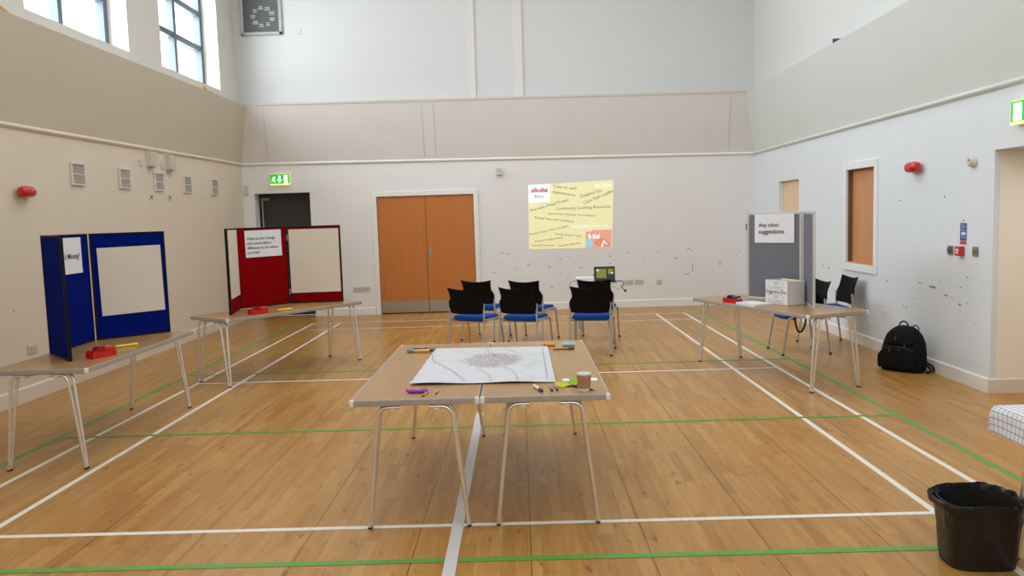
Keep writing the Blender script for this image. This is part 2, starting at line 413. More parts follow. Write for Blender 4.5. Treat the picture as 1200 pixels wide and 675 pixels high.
band_side(LW, 'trim_2', LZ, LT, BANDL, 'sloping cream bulkhead band under the left windows')
band_side(RW, 'trim_3', RZ_, RT, BANDR, 'sloping pale bulkhead band along the right wall')
# rails at the foot of the bands
def rail(name, a, b, into, m, lab):
    bm = bmesh.new(); a, b, into = Vector(a), Vector(b), Vector(into)
    prof = [(0, -.03), (.016, -.026), (.034, -.008), (.034, .006), (.022, .022), (0, .026)]
    ra = [a + into * d + Vector((0, 0, z)) for d, z in prof]; rb = [b + into * d + Vector((0, 0, z)) for d, z in prof]
    loft(bm, [ra, rb]); tag(obj(name, bm, m, kind='structure'), lab, 'moulding')
rail('trim_4', (xlB, YB, zr_(xlB)), (xrB, YB, zr_(xrB)), (0, -1, 0), TRIMW, 'white moulding rail across the far wall')
rail('trim_5', LW(YF, LZ[0]), LW(YB, LZ[1]), (1, 0, 0), mat('cream_rail', (226, 212, 192), .45), 'cream moulding rail along the left wall')
rail('trim_6', RW(YF, RZ_[0]), RW(YB, RZ_[1]), (-1, 0, 0), BANDR, 'pale moulding rail along the right wall')
# lip of the ledge on the far wall
bm = bmesh.new()
xa, xb = xlB + dB - .02, xrB - dB + .02
loft(bm, [[(xa, YB - dB - .008, zb_(xlB) - .004), (xa, YB - dB - .008, zb_(xlB) + .035), (xa, YB - dB + .02, zb_(xlB) + .035), (xa, YB - dB + .02, zb_(xlB) - .004)],
          [(xb, YB - dB - .008, zb_(xrB) - .004), (xb, YB - dB - .008, zb_(xrB) + .035), (xb, YB - dB + .02, zb_(xrB) + .035), (xb, YB - dB + .02, zb_(xrB) - .004)]])
tag(obj('trim_7', bm, mat('ledge_lip', (206, 194, 180), .5), kind='structure'), 'narrow ledge lip on top of the far bulkhead', 'ledge')
for k, (a, b) in enumerate(((-.42, -.285), (.375, .535))):
    bm = bmesh.new(); box(bm, ((a + b) / 2, YB - .012, (3.68 + ZC) / 2), (b - a, .024, ZC - 3.68), bev=.004)
    tag(obj('trim_%d' % (8 + k), bm, mat('trunking_paint', (218, 214, 208), .5), kind='structure'), ('left' if k == 0 else 'right') + ' vertical boxed strip up the high far wall', 'trunking')

# baseboards
def board(name, pts, into, h, lab, m=TRIMW):
    bm = bmesh.new(); into = Vector(into)
    prof = [(0, 0), (.018, 0), (.018, h - .012), (.008, h), (0, h)]
    for a, b in pts:
        a, b = Vector(a), Vector(b)
        loft(bm, [[a + into * d + Vector((0, 0, z)) for d, z in prof], [b + into * d + Vector((0, 0, z)) for d, z in prof]])
    tag(obj(name, bm, m, kind='structure'), lab, 'baseboard')
board('baseboard_back', [(BW(xlB, 0), BW(DD[0], 0)), (BW(DD[1], 0), BW(D2[0] - .1, 0)), (BW(D2[1] + .1, 0), BW(xrB, 0))], (0, -1, 0), .13, 'white baseboard along the far wall')
board('baseboard_left', [(LW(YF, 0), LW(YB, 0))], (1, 0, 0), .15, 'cream baseboard along the left wall', mat('cream_board', (226, 214, 198), .45))
board('baseboard_right', [(RW(AL[1], 0, 0), RW(HT[1] + 1.7, 0, 0)), (RW(HT[1] + 1.7, 0, 0), RW(D3[0], 0)), (RW(D3[1], 0), RW(YB, 0)), (RW(YF, 0), RW(AL[0], 0))], (-1, 0, 0), .13, 'white baseboard along the right wall')
board('baseboard_alcove', [(RW(AL[1], 0, -.018), RW(AL[1], 0, 1.3))], (0, -1, 0), .13, 'beige baseboard in the opening at the right', mat('beige_board', (226, 210, 192), .45))

# windows
for k, (a, b) in enumerate(WINS):
    nm = 'window_%d' % (k + 1)
    M0 = basis(LW((a + b) / 2, WZ0, .24), (0, 1, 0), (0, 0, 1), (1, 0, 0))     # local x along the wall, y up, z into the room
    w, h = b - a, WZ1 - WZ0
    wt = thing(nm, ['far high window in the left wall', 'nearer high window in the left wall, cut by the photo edge', 'high window in the left wall closest to the camera'][k], 'window', M0, kind='structure')
    bm = bmesh.new()
    fw, fd = .09, .10
    for x in (-w / 2 + fw / 2, w / 2 - fw / 2, 0): box(bm, (x, h / 2, -fd / 2), (fw, h, fd))
    for y in (fw / 2, h - fw / 2): box(bm, (0, y, -fd / 2), (w, fw, fd))
    obj('window_frame', bm, WFRAME, wt)
    for y in (.65, 1.2, 1.72):
        for s in (-1, 1):
            bm = bmesh.new(); box(bm, (s * w / 4, y, -fd / 2 - .004), (w / 2 - fw, .085, fd - .01)); obj('transom', bm, WFRAME, wt)
    for s in (-1, 1):
        for y0, y1 in ((.09, .61), (.69, 1.16), (1.24, 1.68), (1.76, h - .09)):
            bm = bmesh.new(); quad(bm, [(s * w / 4 - w / 4 + .04, y0, -.06), (s * w / 4 + w / 4 - .04, y0, -.06), (s * w / 4 + w / 4 - .04, y1, -.06), (s * w / 4 - w / 4 + .04, y1, -.06)])
            obj('pane', bm, GLASS, wt)

# double doors
d1 = thing('door_1', 'closed pair of orange-brown wooden doors in a white frame', 'door', TR((D2[0] + D2[1]) / 2, YB, 0), kind='structure')
W2 = D2[1] - D2[0]; H2 = D2[3]
bm = bmesh.new()
for s in (-1, 1): box(bm, (s * (W2 / 2 + .04), -.012, H2 / 2), (.08, .034, H2), bev=.004)
box(bm, (0, -.012, H2 + .04), (W2 + .16, .034, .08), bev=.004)
obj('door_frame', bm, TRIMW, d1)
bm = bmesh.new(); quad(bm, [(-W2 / 2, .056, 0), (W2 / 2, .056, 0), (W2 / 2, .056, H2), (-W2 / 2, .056, H2)]); obj('dark_gap', bm, FOOTB, d1)
for s, (x0, x1) in ((-1, (-W2 / 2 + .006, -.003)), (1, (.003, W2 / 2 - .006))):
    bm = bmesh.new(); box(bm, ((x0 + x1) / 2, .03, (H2 + .012) / 2), (x1 - x0, .044, H2 - .02), bev=.003)
    lf = obj('door_leaf', bm, DOORW, d1)
    bm = bmesh.new(); box(bm, ((x0 + x1) / 2, .0065, .128), (x1 - x0 - .01, .003, .2)); obj('kick_plate', bm, STEEL, lf)
    for z in (.25, 1.05, 1.75):
        bm = bmesh.new(); tube(bm, [(s * (W2 / 2 - .004), .002, z - .05), (s * (W2 / 2 - .004), .002, z + .05)], .008); obj('hinge', bm, STEEL, lf)
    if s == 1:
        bm = bmesh.new(); box(bm, (x0 + .055, .005, 1.06), (.045, .006, .2), bev=.004)
        lathe(bm, [(.011, 0), (.011, .012), (.008, .014)], 14, TR(x0 + .055, .002, 1.02) @ Matrix.Rotation(PI / 2, 4, 'X'))
        tube(bm, [(x0 + .055, .002, 1.1), (x0 + .055, -.03, 1.1)], .007); obj('lock_plate', bm, STEEL, lf)

# dark door in its recess
d2 = thing('door_2', 'dark grey recessed door under the green exit sign', 'door', TR((DD[0] + DD[1]) / 2, YB + .3, 0), kind='structure')
W3 = DD[1] - DD[0]
bm = bmesh.new(); box(bm, (0, 0, DD[3] / 2), (W3 - .02, .05, DD[3] - .01), bev=.004); df = obj('door_leaf', bm, DARKDOOR, d2)
bm = bmesh.new(); box(bm, (-W3 / 2 + .1, -.045, 2.1), (.16, .04, .05), bev=.006); obj('door_closer', bm, GREYP, df)
bm = bmesh.new(); tube(bm, [(-W3 / 2 + .05, -.05, 2.12), (-W3 / 2 + .06, -.05, .2)], .012); obj('edge_bar', bm, FRAMEG, df)
bm = bmesh.new()
for s in (-1, 1): box(bm, (s * (W3 / 2 - .012), -.04, DD[3] / 2), (.024, .05, DD[3]))
box(bm, (0, -.04, DD[3] - .012), (W3, .05, .024)); obj('door_frame', bm, FOOTB, d2)

# far recessed door of the right wall
yc = (D3[0] + D3[1]) / 2
d3 = thing('door_3', 'pale wood door deep in the opening behind the grey board', 'door', basis(RW(yc, 0, .09), (0, 1, 0), (-1, 0, 0), (0, 0, 1)), kind='structure')
bm = bmesh.new(); box(bm, (0, 0, D3[3] / 2), (D3[1] - D3[0], .03, D3[3] - .005), bev=.003)
lf = obj('door_leaf', bm, wood_material('pale_door_veneer', (234, 206, 166), (226, 196, 154), (40, 40, 1.5)), d3)
bm = bmesh.new(); tube(bm, fillet([(-.36, .015, 1.), (-.36, .06, 1.), (-.25, .06, 1.)], .02), .009); obj('door_handle', bm, STEEL, lf)

# hatch with wooden shutter
yc = (HT[0] + HT[1]) / 2; hw = HT[1] - HT[0]; hh = HT[3] - HT[2]
w4 = thing('window_4', 'white framed serving hatch closed by a brown wooden shutter', 'hatch', basis(RW(yc, HT[2]), (0, 1, 0), (-1, 0, 0), (0, 0, 1)), kind='structure')
bm = bmesh.new()
for s in (-1, 1): box(bm, (s * (hw / 2 + .045), .008, hh / 2), (.09, .03, hh + .18), bev=.006)
for z in (-.045, hh + .045): box(bm, (0, .008, z), (hw, .03, .09), bev=.006)
obj('window_frame', bm, mat('white_hatch_trim', (232, 234, 236), .4), w4)
HBR = wood_material('shutter_veneer', (206, 146, 98), (194, 134, 88), (50, 50, 1.5), .45)
bm = bmesh.new(); box(bm, (0, -.075, hh / 2), (hw - .002, .03, hh - .002)); obj('shutter', bm, HBR, w4)
bm = bmesh.new(); box(bm, (0, -.032, .008), (hw - .002, .05, .016)); obj('sill', bm, wood_material('hatch_sill_wood', (206, 152, 106), (196, 142, 96), (4, 40, 40)), w4)
bm = bmesh.new()
for s in (-1, 1): box(bm, (s * (hw / 2 - .006), -.033, hh / 2), (.01, .05, hh - .002))
box(bm, (0, -.033, hh - .006), (hw - .03, .05, .01)); obj('lining', bm, mat('dark_hatch_lining', (120, 84, 58), .6), w4)

# painted court lines
def line(name, p, q, w, m, z=.0012):
    p, q = Vector((p[0], p[1], 0)), Vector((q[0], q[1], 0)); d = (q - p).normalized(); n = Vector((-d.y, d.x, 0)) * w / 2
    bm = bmesh.new(); quad(bm, [p + n + Vector((0, 0, z)), p - n + Vector((0, 0, z)), q - n + Vector((0, 0, z)), q + n + Vector((0, 0, z))])
    return obj(name, bm, m, floor)
for x in (-2.59, -3.05, 2.59, 3.05): line('white_court_line', (x, YF), (x, 0.02), .042, LWHITE)
for y in (0, -.76, -4.72, -8.765): line('white_court_line', (-3.05, y), (3.05, y), .042, LWHITE, .0016)
line('floor_tape', (.02, YF), (.012, -6.3), .062, LGREY, .0024)
for x in (-3.345, 3.337): line('green_court_line', (x, YF), (x, .2), .05, LGREEN, .0008)
for y in (-4.24, -6.737, -9.205): line('green_court_line', (-3.345, y), (3.337, y), .05, LGREEN, .002)

# scuff marks
def scuffs(name, f, spots, parent):
    bm = bmesh.new()
    for u, z, w, h in spots:
        quad(bm, [f(u - w / 2, z - h / 2, -.0015), f(u + w / 2, z - h / 2 * random.uniform(.2, 1), -.0015), f(u + w / 2 * random.uniform(.5, 1), z + h / 2, -.0015), f(u - w / 2 * random.uniform(.5, 1), z + h / 2 * random.uniform(.4, 1), -.0015)])
    obj(name, bm, mat('scuff_grey', (132, 125, 118), .8), parent, kind='stuff')
sp = []
for _ in range(34):
    sp.append((random.uniform(-.2, 4.3), random.choice((random.gauss(.82, .12), random.uniform(.3, 1.1))), random.uniform(.015, .055), random.uniform(.008, .022)))
sp += [(random.uniform(-4.3, -2.3), random.uniform(.4, 1.), random.uniform(.02, .05), .014) for _ in range(6)]
sp += [(3.42, .67, .012, .16), (3.9, .72, .01, .12)]
scuffs('scuff_marks', BW, sp, bw)
sp = [(random.uniform(-5.9, -3.9), random.gauss(.78, .14), random.uniform(.012, .05), random.uniform(.008, .018)) for _ in range(14)]
sp += [(-5.1, .84, .13, .022), (-4.85, .86, .06, .014), (-5.35, .78, .07, .016), (-5.6, .72, .05, .02), (-2.4, .85, .05, .03), (-2.2, .87, .04, .03), (-5.3, 1.72, .03, .02), (-4.4, 1.7, .03, .02)]
scuffs('scuff_marks', RW, sp, rw)
sp = [(random.uniform(-6, -2.2), random.gauss(.8, .1), random.uniform(.02, .06), random.uniform(.008, .015)) for _ in range(9)]
scuffs('scuff_marks', LW, sp, lw)

# ------------------------------------------------------------------ fittings on the walls
def on_left(y, z, off=0): return basis(LW(y, z, -off), (0, 1, 0), (1, 0, 0), (0, 0, 1)) @ Matrix.Scale(1, 4)
def on_right(y, z, off=0): return basis(RW(y, z, -off), (0, -1, 0), (-1, 0, 0), (0, 0, 1))
def on_back(x, z, off=0): return basis(BW(x, z, -off), (-1, 0, 0), (0, -1, 0), (0, 0, 1))
# local frames: x along the wall, y out of the wall into the room, z up
VENT = grille_material('vent_slats', (188, 182, 176), (120, 114, 110), .0125)
VENTW = mat('vent_white', (226, 218, 206), .4)
def make_vent(M, lab):
    t = thing('wall_vent', lab, 'vent', M, 'small vents along the left wall')
    bm = bmesh.new(); w, h = .27, .245
    for s in (-1, 1): box(bm, (s * (w / 2 - .008), .014, 0), (.016, .028, h), bev=.003); box(bm, (0, .014, s * (h / 2 - .008)), (w - .032, .028, .016), bev=.003)
    box(bm, (0, .012, 0), (w - .034, .02, .01)); obj('frame', bm, VENTW, t)
    bm = bmesh.new(); box(bm, (0, .009, 0), (w - .03, .014, h - .03)); obj('grille', bm, VENT, t)
    return t
v0 = make_vent(on_left(-4.165, 2.265), 'slatted wall vent nearest the camera, above the blue board')
for y, lab in ((-3.135, 'second slatted wall vent from the camera along the left wall'), (-2.21, 'slatted wall vent below and between the two pale boxes'), (-1.305, 'slatted wall vent catching a yellow glow, fourth from the camera'), (-.285, 'slatted wall vent farthest down the left wall, near the corner')):
    dup(v0, on_left(y, 2.265), lab)

def plate(name, M, w, h, d, m, lab, cat, group=None, extra=None):
    t = thing(name, lab, cat, M, group)
    bm = bmesh.new(); box(bm, (0, d / 2, 0), (w, d, h), bev=min(.004, d / 3)); p = obj('plate', bm, m, t)
    if extra: extra(t, p)
    return t
def rocker(n, w=.016, m=DIMW):
    def f(t, p):
        for i in range(n):
            bm = bmesh.new(); box(bm, ((i - (n - 1) / 2) * .045, .013, 0), (w, .008, .03), bev=.002); obj('switch_rocker', bm, m, t)
    return f
def sockets(n, m=None):
    def f(t, p):
        for i in range(n):
            bm = bmesh.new()
            x = (i - (n - 1) / 2) * .064
            for dx, dz in ((0, .012), (-.011, -.01), (.011, -.01)): box(bm, (x + dx, .0105, dz), (.007, .003, .009))
            obj('socket_holes', bm, FOOTB, t)
            bm = bmesh.new(); box(bm, (x, .012, .03), (.012, .006, .014), bev=.001); obj('switch_rocker', bm, CAPW, t)
    return f

def speaker_box(M, lab):
    t = thing('speaker_box', lab, 'speaker', M, 'pale boxes under the left rail')
    bm = bmesh.new(); prism(bm, [(-.09, -.095), (.09, -.095), (.09, .095), (-.09, .095)], 0, .075); obj('housing', bm, OFFW, t)
    bm = bmesh.new(); box(bm, (0, .077, 0), (.16, .006, .17), bev=.002); obj('grille', bm, mat('cream_grille', (206, 194, 178), .7, bump=.4, bscale=900), t)
    bm = bmesh.new(); box(bm, (0, .05, -.108), (.05, .06, .018), bev=.003); obj('bracket', bm, DIMW, t)
    return t
s0 = speaker_box(on_left(-2.43, 2.553), 'pale box on the left wall just under the rail, nearer of two')
dup(s0, on_left(-1.87, 2.540), 'pale box on the left wall just under the rail, farther of two')
def louvre(M, lab):
    t = plate('control_plate', M, .11, .08, .012, OFFW, lab, 'wall plate', 'small plates beside the pale boxes')
    bm = bmesh.new()
    for z in (-.02, 0, .02): box(bm, (0, .013, z), (.08, .004, .006))
    obj('louvres', bm, DIMW, t); return t
p0 = louvre(on_left(-2.685, 2.486), 'small pale plate left of the nearer pale box')
dup(p0, on_left(-2.067, 2.489), 'small pale plate left of the farther pale box')
p0 = plate('light_switch', on_left(-2.453, 2.061), .10, .076, .011, OFFW, 'small switch plate under the middle vents, nearer of two', 'switch', 'switches under the vents', rocker(1, .03, BLACKP))
dup(p0, on_left(-1.90, 2.066), 'small switch plate under the middle vents, farther of two')
plate('wall_socket', on_left(-5.21, .497), .146, .086, .011, DIMW, 'double power socket low on the left wall beside the blue board', 'socket', extra=sockets(2))
plate('wall_switch', on_back(-4.37, 2.245, 0), .085, .2, .012, OFFW, 'tall double switch plate in the far left corner', 'switch', extra=lambda t, p: [obj('switch_rocker', (lambda b: (box(b, (0, .015, z), (.03, .008, .04), bev=.002), b)[1])(bmesh.new()), DIMW, t) for z in (-.05, .05)])
for x, z, lab in ((-2.505, .457, 'left double socket beside the wooden doors'), (-2.355, .457, 'right double socket beside the wooden doors'), (2.295, .443, 'left double socket on the far wall right of the laptop'), (2.475, .443, 'right double socket on the far wall right of the laptop'), (2.83, .43, 'single data socket farthest right on the far wall')):
    plate('wall_socket', on_back(x, z), .146 if 'double' in lab else .09, .086, .011, DIMW, lab, 'socket', 'sockets low on the far wall', sockets(2 if 'double' in lab else 1))
plate('wall_socket', on_right(-4.076, .452), .09, .086, .011, CAPW, 'white socket low on the right wall above the backpack', 'socket', extra=sockets(1))
plate('sensor_box', on_back(.063, 2.447), .095, .125, .07, OFFW, 'small off-white sensor box below the far rail', 'sensor', extra=lambda t, p: obj('sensor_lens', (lambda b: (lathe(b, [(.02, 0), (.016, .012), (.006, .018)], 16, TR(0, .068, .02) @ Matrix.Rotation(-PI / 2, 4, 'X')), b)[1])(bmesh.new()), DIMW, t))

def beacon(M, lab, side):
    """horizontal red capsule along the wall; the white bracket shows at its far end when side is -1"""
    t = thing('alarm_sounder', lab, 'fire alarm', M)
    bm = bmesh.new(); box(bm, (side * .095, .02, 0), (.07, .04, .11), bev=.008); obj('mounting_bracket', bm, CAPW if side < 0 else REDP, t)
    bm = bmesh.new(); lathe(bm, [(0, -.105), (.032, -.10), (.05, -.08), (.056, -.05), (.056, .05), (.05, .08), (.032, .10), (0, .105)], 26, TR(.01, .07, 0) @ Matrix.Rotation(PI / 2, 4, 'Y')); obj('red_dome', bm, REDP, t, True)
    return t
beacon(on_left(-5.20, 2.04), 'red alarm sounder high on the left wall', 1)
beacon(on_right(-4.79, 2.03), 'red alarm sounder high on the right wall beside the hatch', -1)
t = thing('smoke_detector', 'round white detector on the right wall near the opening', 'smoke detector', on_right(-5.787, 2.02))
bm = bmesh.new(); lathe(bm, [(.055, 0), (.055, .015), (.048, .022), (.046, .04), (.034, .052), (0, .055)], 28, Matrix.Rotation(-PI / 2, 4, 'X')); obj('housing', bm, OFFW, t, True)
bm = bmesh.new(); lathe(bm, [(.012, 0), (.012, .006)], 12, TR(.015, .05, .01) @ Matrix.Rotation(-PI / 2, 4, 'X')); obj('sensor_window', bm, GREYP, t)

def exit_sign(M, w, h, lab, parts):
    t = thing('exit_sign', lab, 'exit sign', M)
    bm = bmesh.new(); box(bm, (0, .03, 0), (w + .03, .06, h + .03), bev=.006); obj('light_box', bm, mat('sign_housing', (220, 214, 150), .4, emit=.35), t)
    bm = bmesh.new(); box(bm, (0, .062, 0), (w, .006, h)); face = obj('green_face', bm, mat('lit_green', (20, 170, 50), .4, emit=.9), t)
    Y = .067; WH = mat('lit_white', (240, 255, 235), .4, emit=1.3)
    def poly(name, pts):
        bm = bmesh.new(); bm.faces.new([bm.verts.new((x, Y, z)) for x, z in pts]); return bm
    for nm, polys in parts:
        bm = bmesh.new()
        for pts in polys: bm.faces.new([bm.verts.new((x, Y, z)) for x, z in pts])
        obj(nm, bm, WH, t)
    bm = bmesh.new(); box(bm, (0, .064, -h / 2 - .005), (w, .01, .02)); obj('lit_strip', bm, mat('lit_yellow', (250, 250, 150), .4, emit=1.1), t)
    return t
# local x points to the picture's left on the back wall and right wall alike when seen from the room, so mirrored shapes are given with sx
def runner(cx, s, sx):
    P = lambda pts: [(cx + sx * x * s, z * s) for x, z in pts]
    head = [(.16 + .12 * math.cos(a * PI / 5), .62 + .12 * math.sin(a * PI / 5)) for a in range(10)]
    body = [(-.02, .46), (.2, .46), (.16, .0), (-.14, .0)]
    arm1 = [(.14, .46), (.42, .28), (.5, .36), (.22, .54)]; arm2 = [(.0, .44), (-.3, .36), (-.42, .1), (-.32, .06), (-.22, .26), (.02, .3)]
    leg1 = [(.02, .06), (.16, .0), (.3, -.28), (.2, -.7), (.06, -.7), (.14, -.3)]; leg2 = [(-.14, .04), (.06, .0), (-.2, -.42), (-.6, -.46), (-.6, -.32), (-.28, -.28)]
    return [P(x) for x in (head, body, arm1, arm2, leg1, leg2)]
w, h = .33, .17
arrow = [[(.018, .06), (-.018, .06), (-.018, -.005), (.018, -.005)], [(.048, -.005), (-.048, -.005), (0, -.06)]]
exit_sign(on_back(-3.757, 2.427), w, h, 'small lit green exit sign above the dark door', [('running_figure', runner(.10, .075, -1)), ('arrow', arrow), ('doorway', [[(-.075, .07), (-.14, .07), (-.14, -.07), (-.075, -.07)]])])
exit_sign(on_right(-6.60, 2.362), .36, .165, 'lit green exit sign cut by the right photo edge', [('running_figure', runner(.10, .08, -1)), ('doorway', [[(-.04, .07), (-.15, .07), (-.15, -.07), (-.04, -.07)]])])

t = thing('fire_notice', 'blue and white fire action notice above the red call point', 'sign', on_right(-5.648, 1.395))
bm = bmesh.new(); box(bm, (0, .003, 0), (.125, .006, .235)); obj('notice_sheet', bm, CAPW, t)
bm = bmesh.new(); box(bm, (0, .0066, -.002), (.105, .002, .16)); obj('blue_panel', bm, mat('notice_blue', (36, 84, 150), .4), t)
bm = bmesh.new(); box(bm, (0, .0066, -.1), (.105, .002, .028)); obj('red_strip', bm, mat('notice_red', (196, 40, 60), .4), t)
bm = bmesh.new(); box(bm, (.004, .0082, -.018), (.07, .001, .026)); obj('white_box', bm, CAPW, t)
for z in (.06, .048, .036, .016, .004, -.045, -.056):
    bm = bmesh.new(); box(bm, (0.01 * math.sin(z * 300), .0082, z), (.07, .0008, .004)); obj('text_line', bm, mat('notice_pale', (170, 196, 226), .5), t)
bm = bmesh.new(); box(bm, (0, .0066, .1), (.02, .001, .016)); obj('symbol', bm, mat('notice_grey', (90, 100, 110), .5), t)
t = thing('call_point', 'red square fire alarm call point on the right wall', 'fire alarm', on_right(-5.62, 1.217))
bm = bmesh.new(); box(bm, (0, .025, 0), (.088, .05, .088), bev=.008); obj('red_housing', bm, REDP, t)
bm = bmesh.new(); box(bm, (.008, .051, 0), (.042, .004, .042), bev=.001); g = obj('glass_panel', bm, PAPER, t)
bm = bmesh.new(); box(bm, (.008, .0535, 0), (.026, .001, .008)); obj('marking', bm, INK, t)
t = plate('key_switch', on_right(-5.43, 1.217), .085, .085, .014, GREYP, 'grey key switch left of the red call point', 'switch')
bm = bmesh.new(); lathe(bm, [(.026, 0), (.026, .02), (.018, .026)], 18, TR(.012, .012, .004) @ Matrix.Rotation(-PI / 2, 4, 'X')); obj('key_barrel', bm, mat('dark_grey_barrel', (92, 86, 78), .4, .4), t)
plate('light_switch', on_right(-5.848, 1.222), .082, .086, .012, GREYP, 'grey switch plate right of the red call point', 'switch', extra=rocker(2, .02, mat('brown_rocker', (112, 92, 78), .4)))

# high up on the far wall
t = thing('fan_grille', 'large dark grey ventilation grille high on the far wall', 'vent', on_back(-3.935, 5.225))
bm = bmesh.new(); w, h = .71, .66
for s in (-1, 1): box(bm, (s * (w / 2 - .025), .02, 0), (.05, .04, h), bev=.004); box(bm, (0, .02, s * (h / 2 - .025)), (w, .04, .05), bev=.004)
obj('frame', bm, mat('grille_frame', (176, 178, 178), .4), t)
bm = bmesh.new(); box(bm, (0, .008, 0), (w - .08, .016, h - .08)); obj('louvres', bm, grille_material('dark_louvres', (112, 114, 114), (64, 66, 66), .022), t)
for k in range(9):
    a = 2 * PI * k / 9
    for j in (-1, 0, 1):
        bm = bmesh.new(); box(bm, (-.03 + .17 * math.cos(a), .018, -.02 + .15 * math.sin(a) + j * .022), (.08 + .02 * math.sin(k * 5 + j), .004, .009)); obj('painted_glint', bm, mat('glint_tone', (206, 208, 206), .5), t)  # pale bars that paint glints onto the louvres
plate('wall_plate', on_back(-3.303, 4.937), .08, .085, .012, OFFW, 'small square plate beside the high dark grille', 'wall plate')
bm = bmesh.new(); box(bm, (0, .025, 0), (.24, .04, .12), bev=.004); o = obj('junction_box', bm, CAPW, M=on_back(-4.30, 5.625)); tag(o, 'white box at the top edge beside the dark grille', 'box')

# scraps on the ledges
def scrap(name, pts, m, lab, cat, thick=.012, M=None):
    bm = bmesh.new(); a = [bm.verts.new(p) for p in pts]; f = bm.faces.new(a)
    r = bmesh.ops.extrude_face_region(bm, geom=[f]); d = f.normal * thick
    for v in r['geom']:
        if isinstance(v, bmesh.types.BMVert): v.co += d
    o = obj(name, bm, m); tag(o, lab, cat); return o
ORANGE = mat('amber_card', (206, 146, 34), .6, var=.1, vscale=40)
xq = lambda y: xl(y) + dB - .03
scrap('amber_scrap', [(xq(-5.6), -5.62, 3.62), (xq(-5.4), -5.22, 3.63), (xq(-5.4), -5.40, 3.69), (xq(-5.6), -5.60, 3.745)], ORANGE, 'amber scrap poking over the left ledge near the photo corner', 'scrap')
scrap('amber_scrap', [(xq(-.8), -.90, 3.64), (xq(-.5), -.46, 3.65), (xq(-.5), -.52, 3.715), (xq(-.7), -.66, 3.70), (xq(-.8), -.88, 3.745)], ORANGE, 'small amber scrap on the left ledge under the far window', 'scrap')
yq = lambda y: xr(y) - dB + .03
scrap('navy_scrap', [(yq(-2.9), -2.93, 3.60), (yq(-2.9), -3.28, 3.645), (yq(-2.9), -3.2, 3.655), (yq(-2.9), -2.93, 3.71)], mat('navy_cloth', (28, 34, 70), .7), 'dark navy triangular scrap poking over the right ledge', 'scrap')

# ------------------------------------------------------------------ projected slide
TL, TRc, BR, BL = Vector((.57, YB - .004, 2.195)), Vector((2.06, YB - .004, 2.238)), Vector((2.008, YB - .004, 1.064)), Vector((.553, YB - .004, 1.077))
def slide(u, v, off=0.):
    p = TL.lerp(TRc, u).lerp(BL.lerp(BR, u), v); return Vector((p.x, p.y - off, p.z))
def uvpx(px, py):          # position on the slide from a fraction pair read off the photograph
    u = (px - 118) / 604; v = (py - (132 - 28 * u)) / (458 + 20 * u)
    return u, v
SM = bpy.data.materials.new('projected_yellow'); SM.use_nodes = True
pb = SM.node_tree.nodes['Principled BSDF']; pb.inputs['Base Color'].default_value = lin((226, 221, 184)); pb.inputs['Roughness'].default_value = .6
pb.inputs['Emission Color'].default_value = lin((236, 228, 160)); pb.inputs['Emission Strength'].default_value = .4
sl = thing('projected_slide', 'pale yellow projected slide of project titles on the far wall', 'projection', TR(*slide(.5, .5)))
def slide_poly(name, pts, m, off):
    bm = bmesh.new(); o0 = slide(.5, .5)
    bm.faces.new([bm.verts.new(slide(u, v, off) - o0) for u, v in pts]); return obj(name, bm, m, sl)
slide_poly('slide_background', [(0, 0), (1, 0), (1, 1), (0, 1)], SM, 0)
PW = mat('projected_white', (238, 244, 246), .6, emit=.45)
POL = mat('projected_olive', (160, 153, 108), .6, emit=.1)
def slide_text(body, p0, p1, m=POL, size=None):
    u0, v0 = uvpx(*p0); u1, v1 = uvpx(*p1)
    a, b = slide(u0, v0, .003), slide(u1, v1, .003); d = b - a; L_ = d.length; x = d.normalized(); n = Vector((0, -1, 0)); y = n.cross(x)
    M = basis((a + b) / 2 - slide(.5, .5), x, y, n)
    text(body, size or .085, m, sl, M, L_, 'slide_text')
for body, a, b, s in (('Tools for path', (295, 143), (462, 160), .095), ('maintenance', (290, 181), (452, 206), .095), ('Disabled Go', (485, 219), (637, 174), .095), ('Care Path Leaflet', (510, 265), (720, 178), .095),
                      ('Recreate Ahead Project', (132, 312), (405, 238), .085), ('Community Cooking Resources', (312, 302), (706, 290), .1), ('Sports Hub Volunteer Co-Ordinator', (257, 335), (598, 354), .08),
                      ('Raising Teens with confidence', (163, 362), (443, 394), .085), ('Fireside Support from the Start', (124, 485), (400, 425), .085), ('Fireside Active Travel', (305, 480), (498, 499), .08),
                      ('Project Funding Grants', (163, 535), (364, 506), .08), ('Harvest Fireworks', (138, 562), (302, 562), .08), ('Outside Gateways', (328, 570), (492, 546), .08)):
    slide_text(body, a, b, POL, s)
slide_text('2013/14', (585, 148), (706, 142), PW, .13); slide_text('Running Bike Project - uk', (425, 430), (686, 426), PW, .085)
def R4(x0, y0, x1, y1): return [uvpx(x0, y0), uvpx(x1, y0), uvpx(x1, y1), uvpx(x0, y1)]
slide_poly('logo_panel', [uvpx(118, 132), uvpx(270, 128), uvpx(270, 252), uvpx(120, 257)], PW, .002)
PR = mat('projected_red', (224, 150, 142), .6, emit=.2); PG = mat('projected_grey', (176, 180, 184), .6)
for x0, x1 in ((140, 190), (194, 246)): slide_poly('logo_mark', R4(x0, 162, x1, 184), PR, .004)
slide_poly('logo_mark', [uvpx(136, 186), uvpx(142, 165), uvpx(148, 186)], PG, .004); slide_poly('logo_mark', [uvpx(240, 184), uvpx(252, 140), uvpx(256, 184)], PG, .004)
for x0, x1 in ((148, 186), (200, 240)): slide_poly('logo_mark', [uvpx(x0, 161), uvpx((x0 + x1) / 2, 150), uvpx(x1, 160)], PG, .004)
slide_text('Bikes', (157, 214), (230, 211), PG, .13); slide_poly('logo_rule', R4(145, 236, 248, 238), mat('projected_lilac', (200, 196, 226), .6), .004)
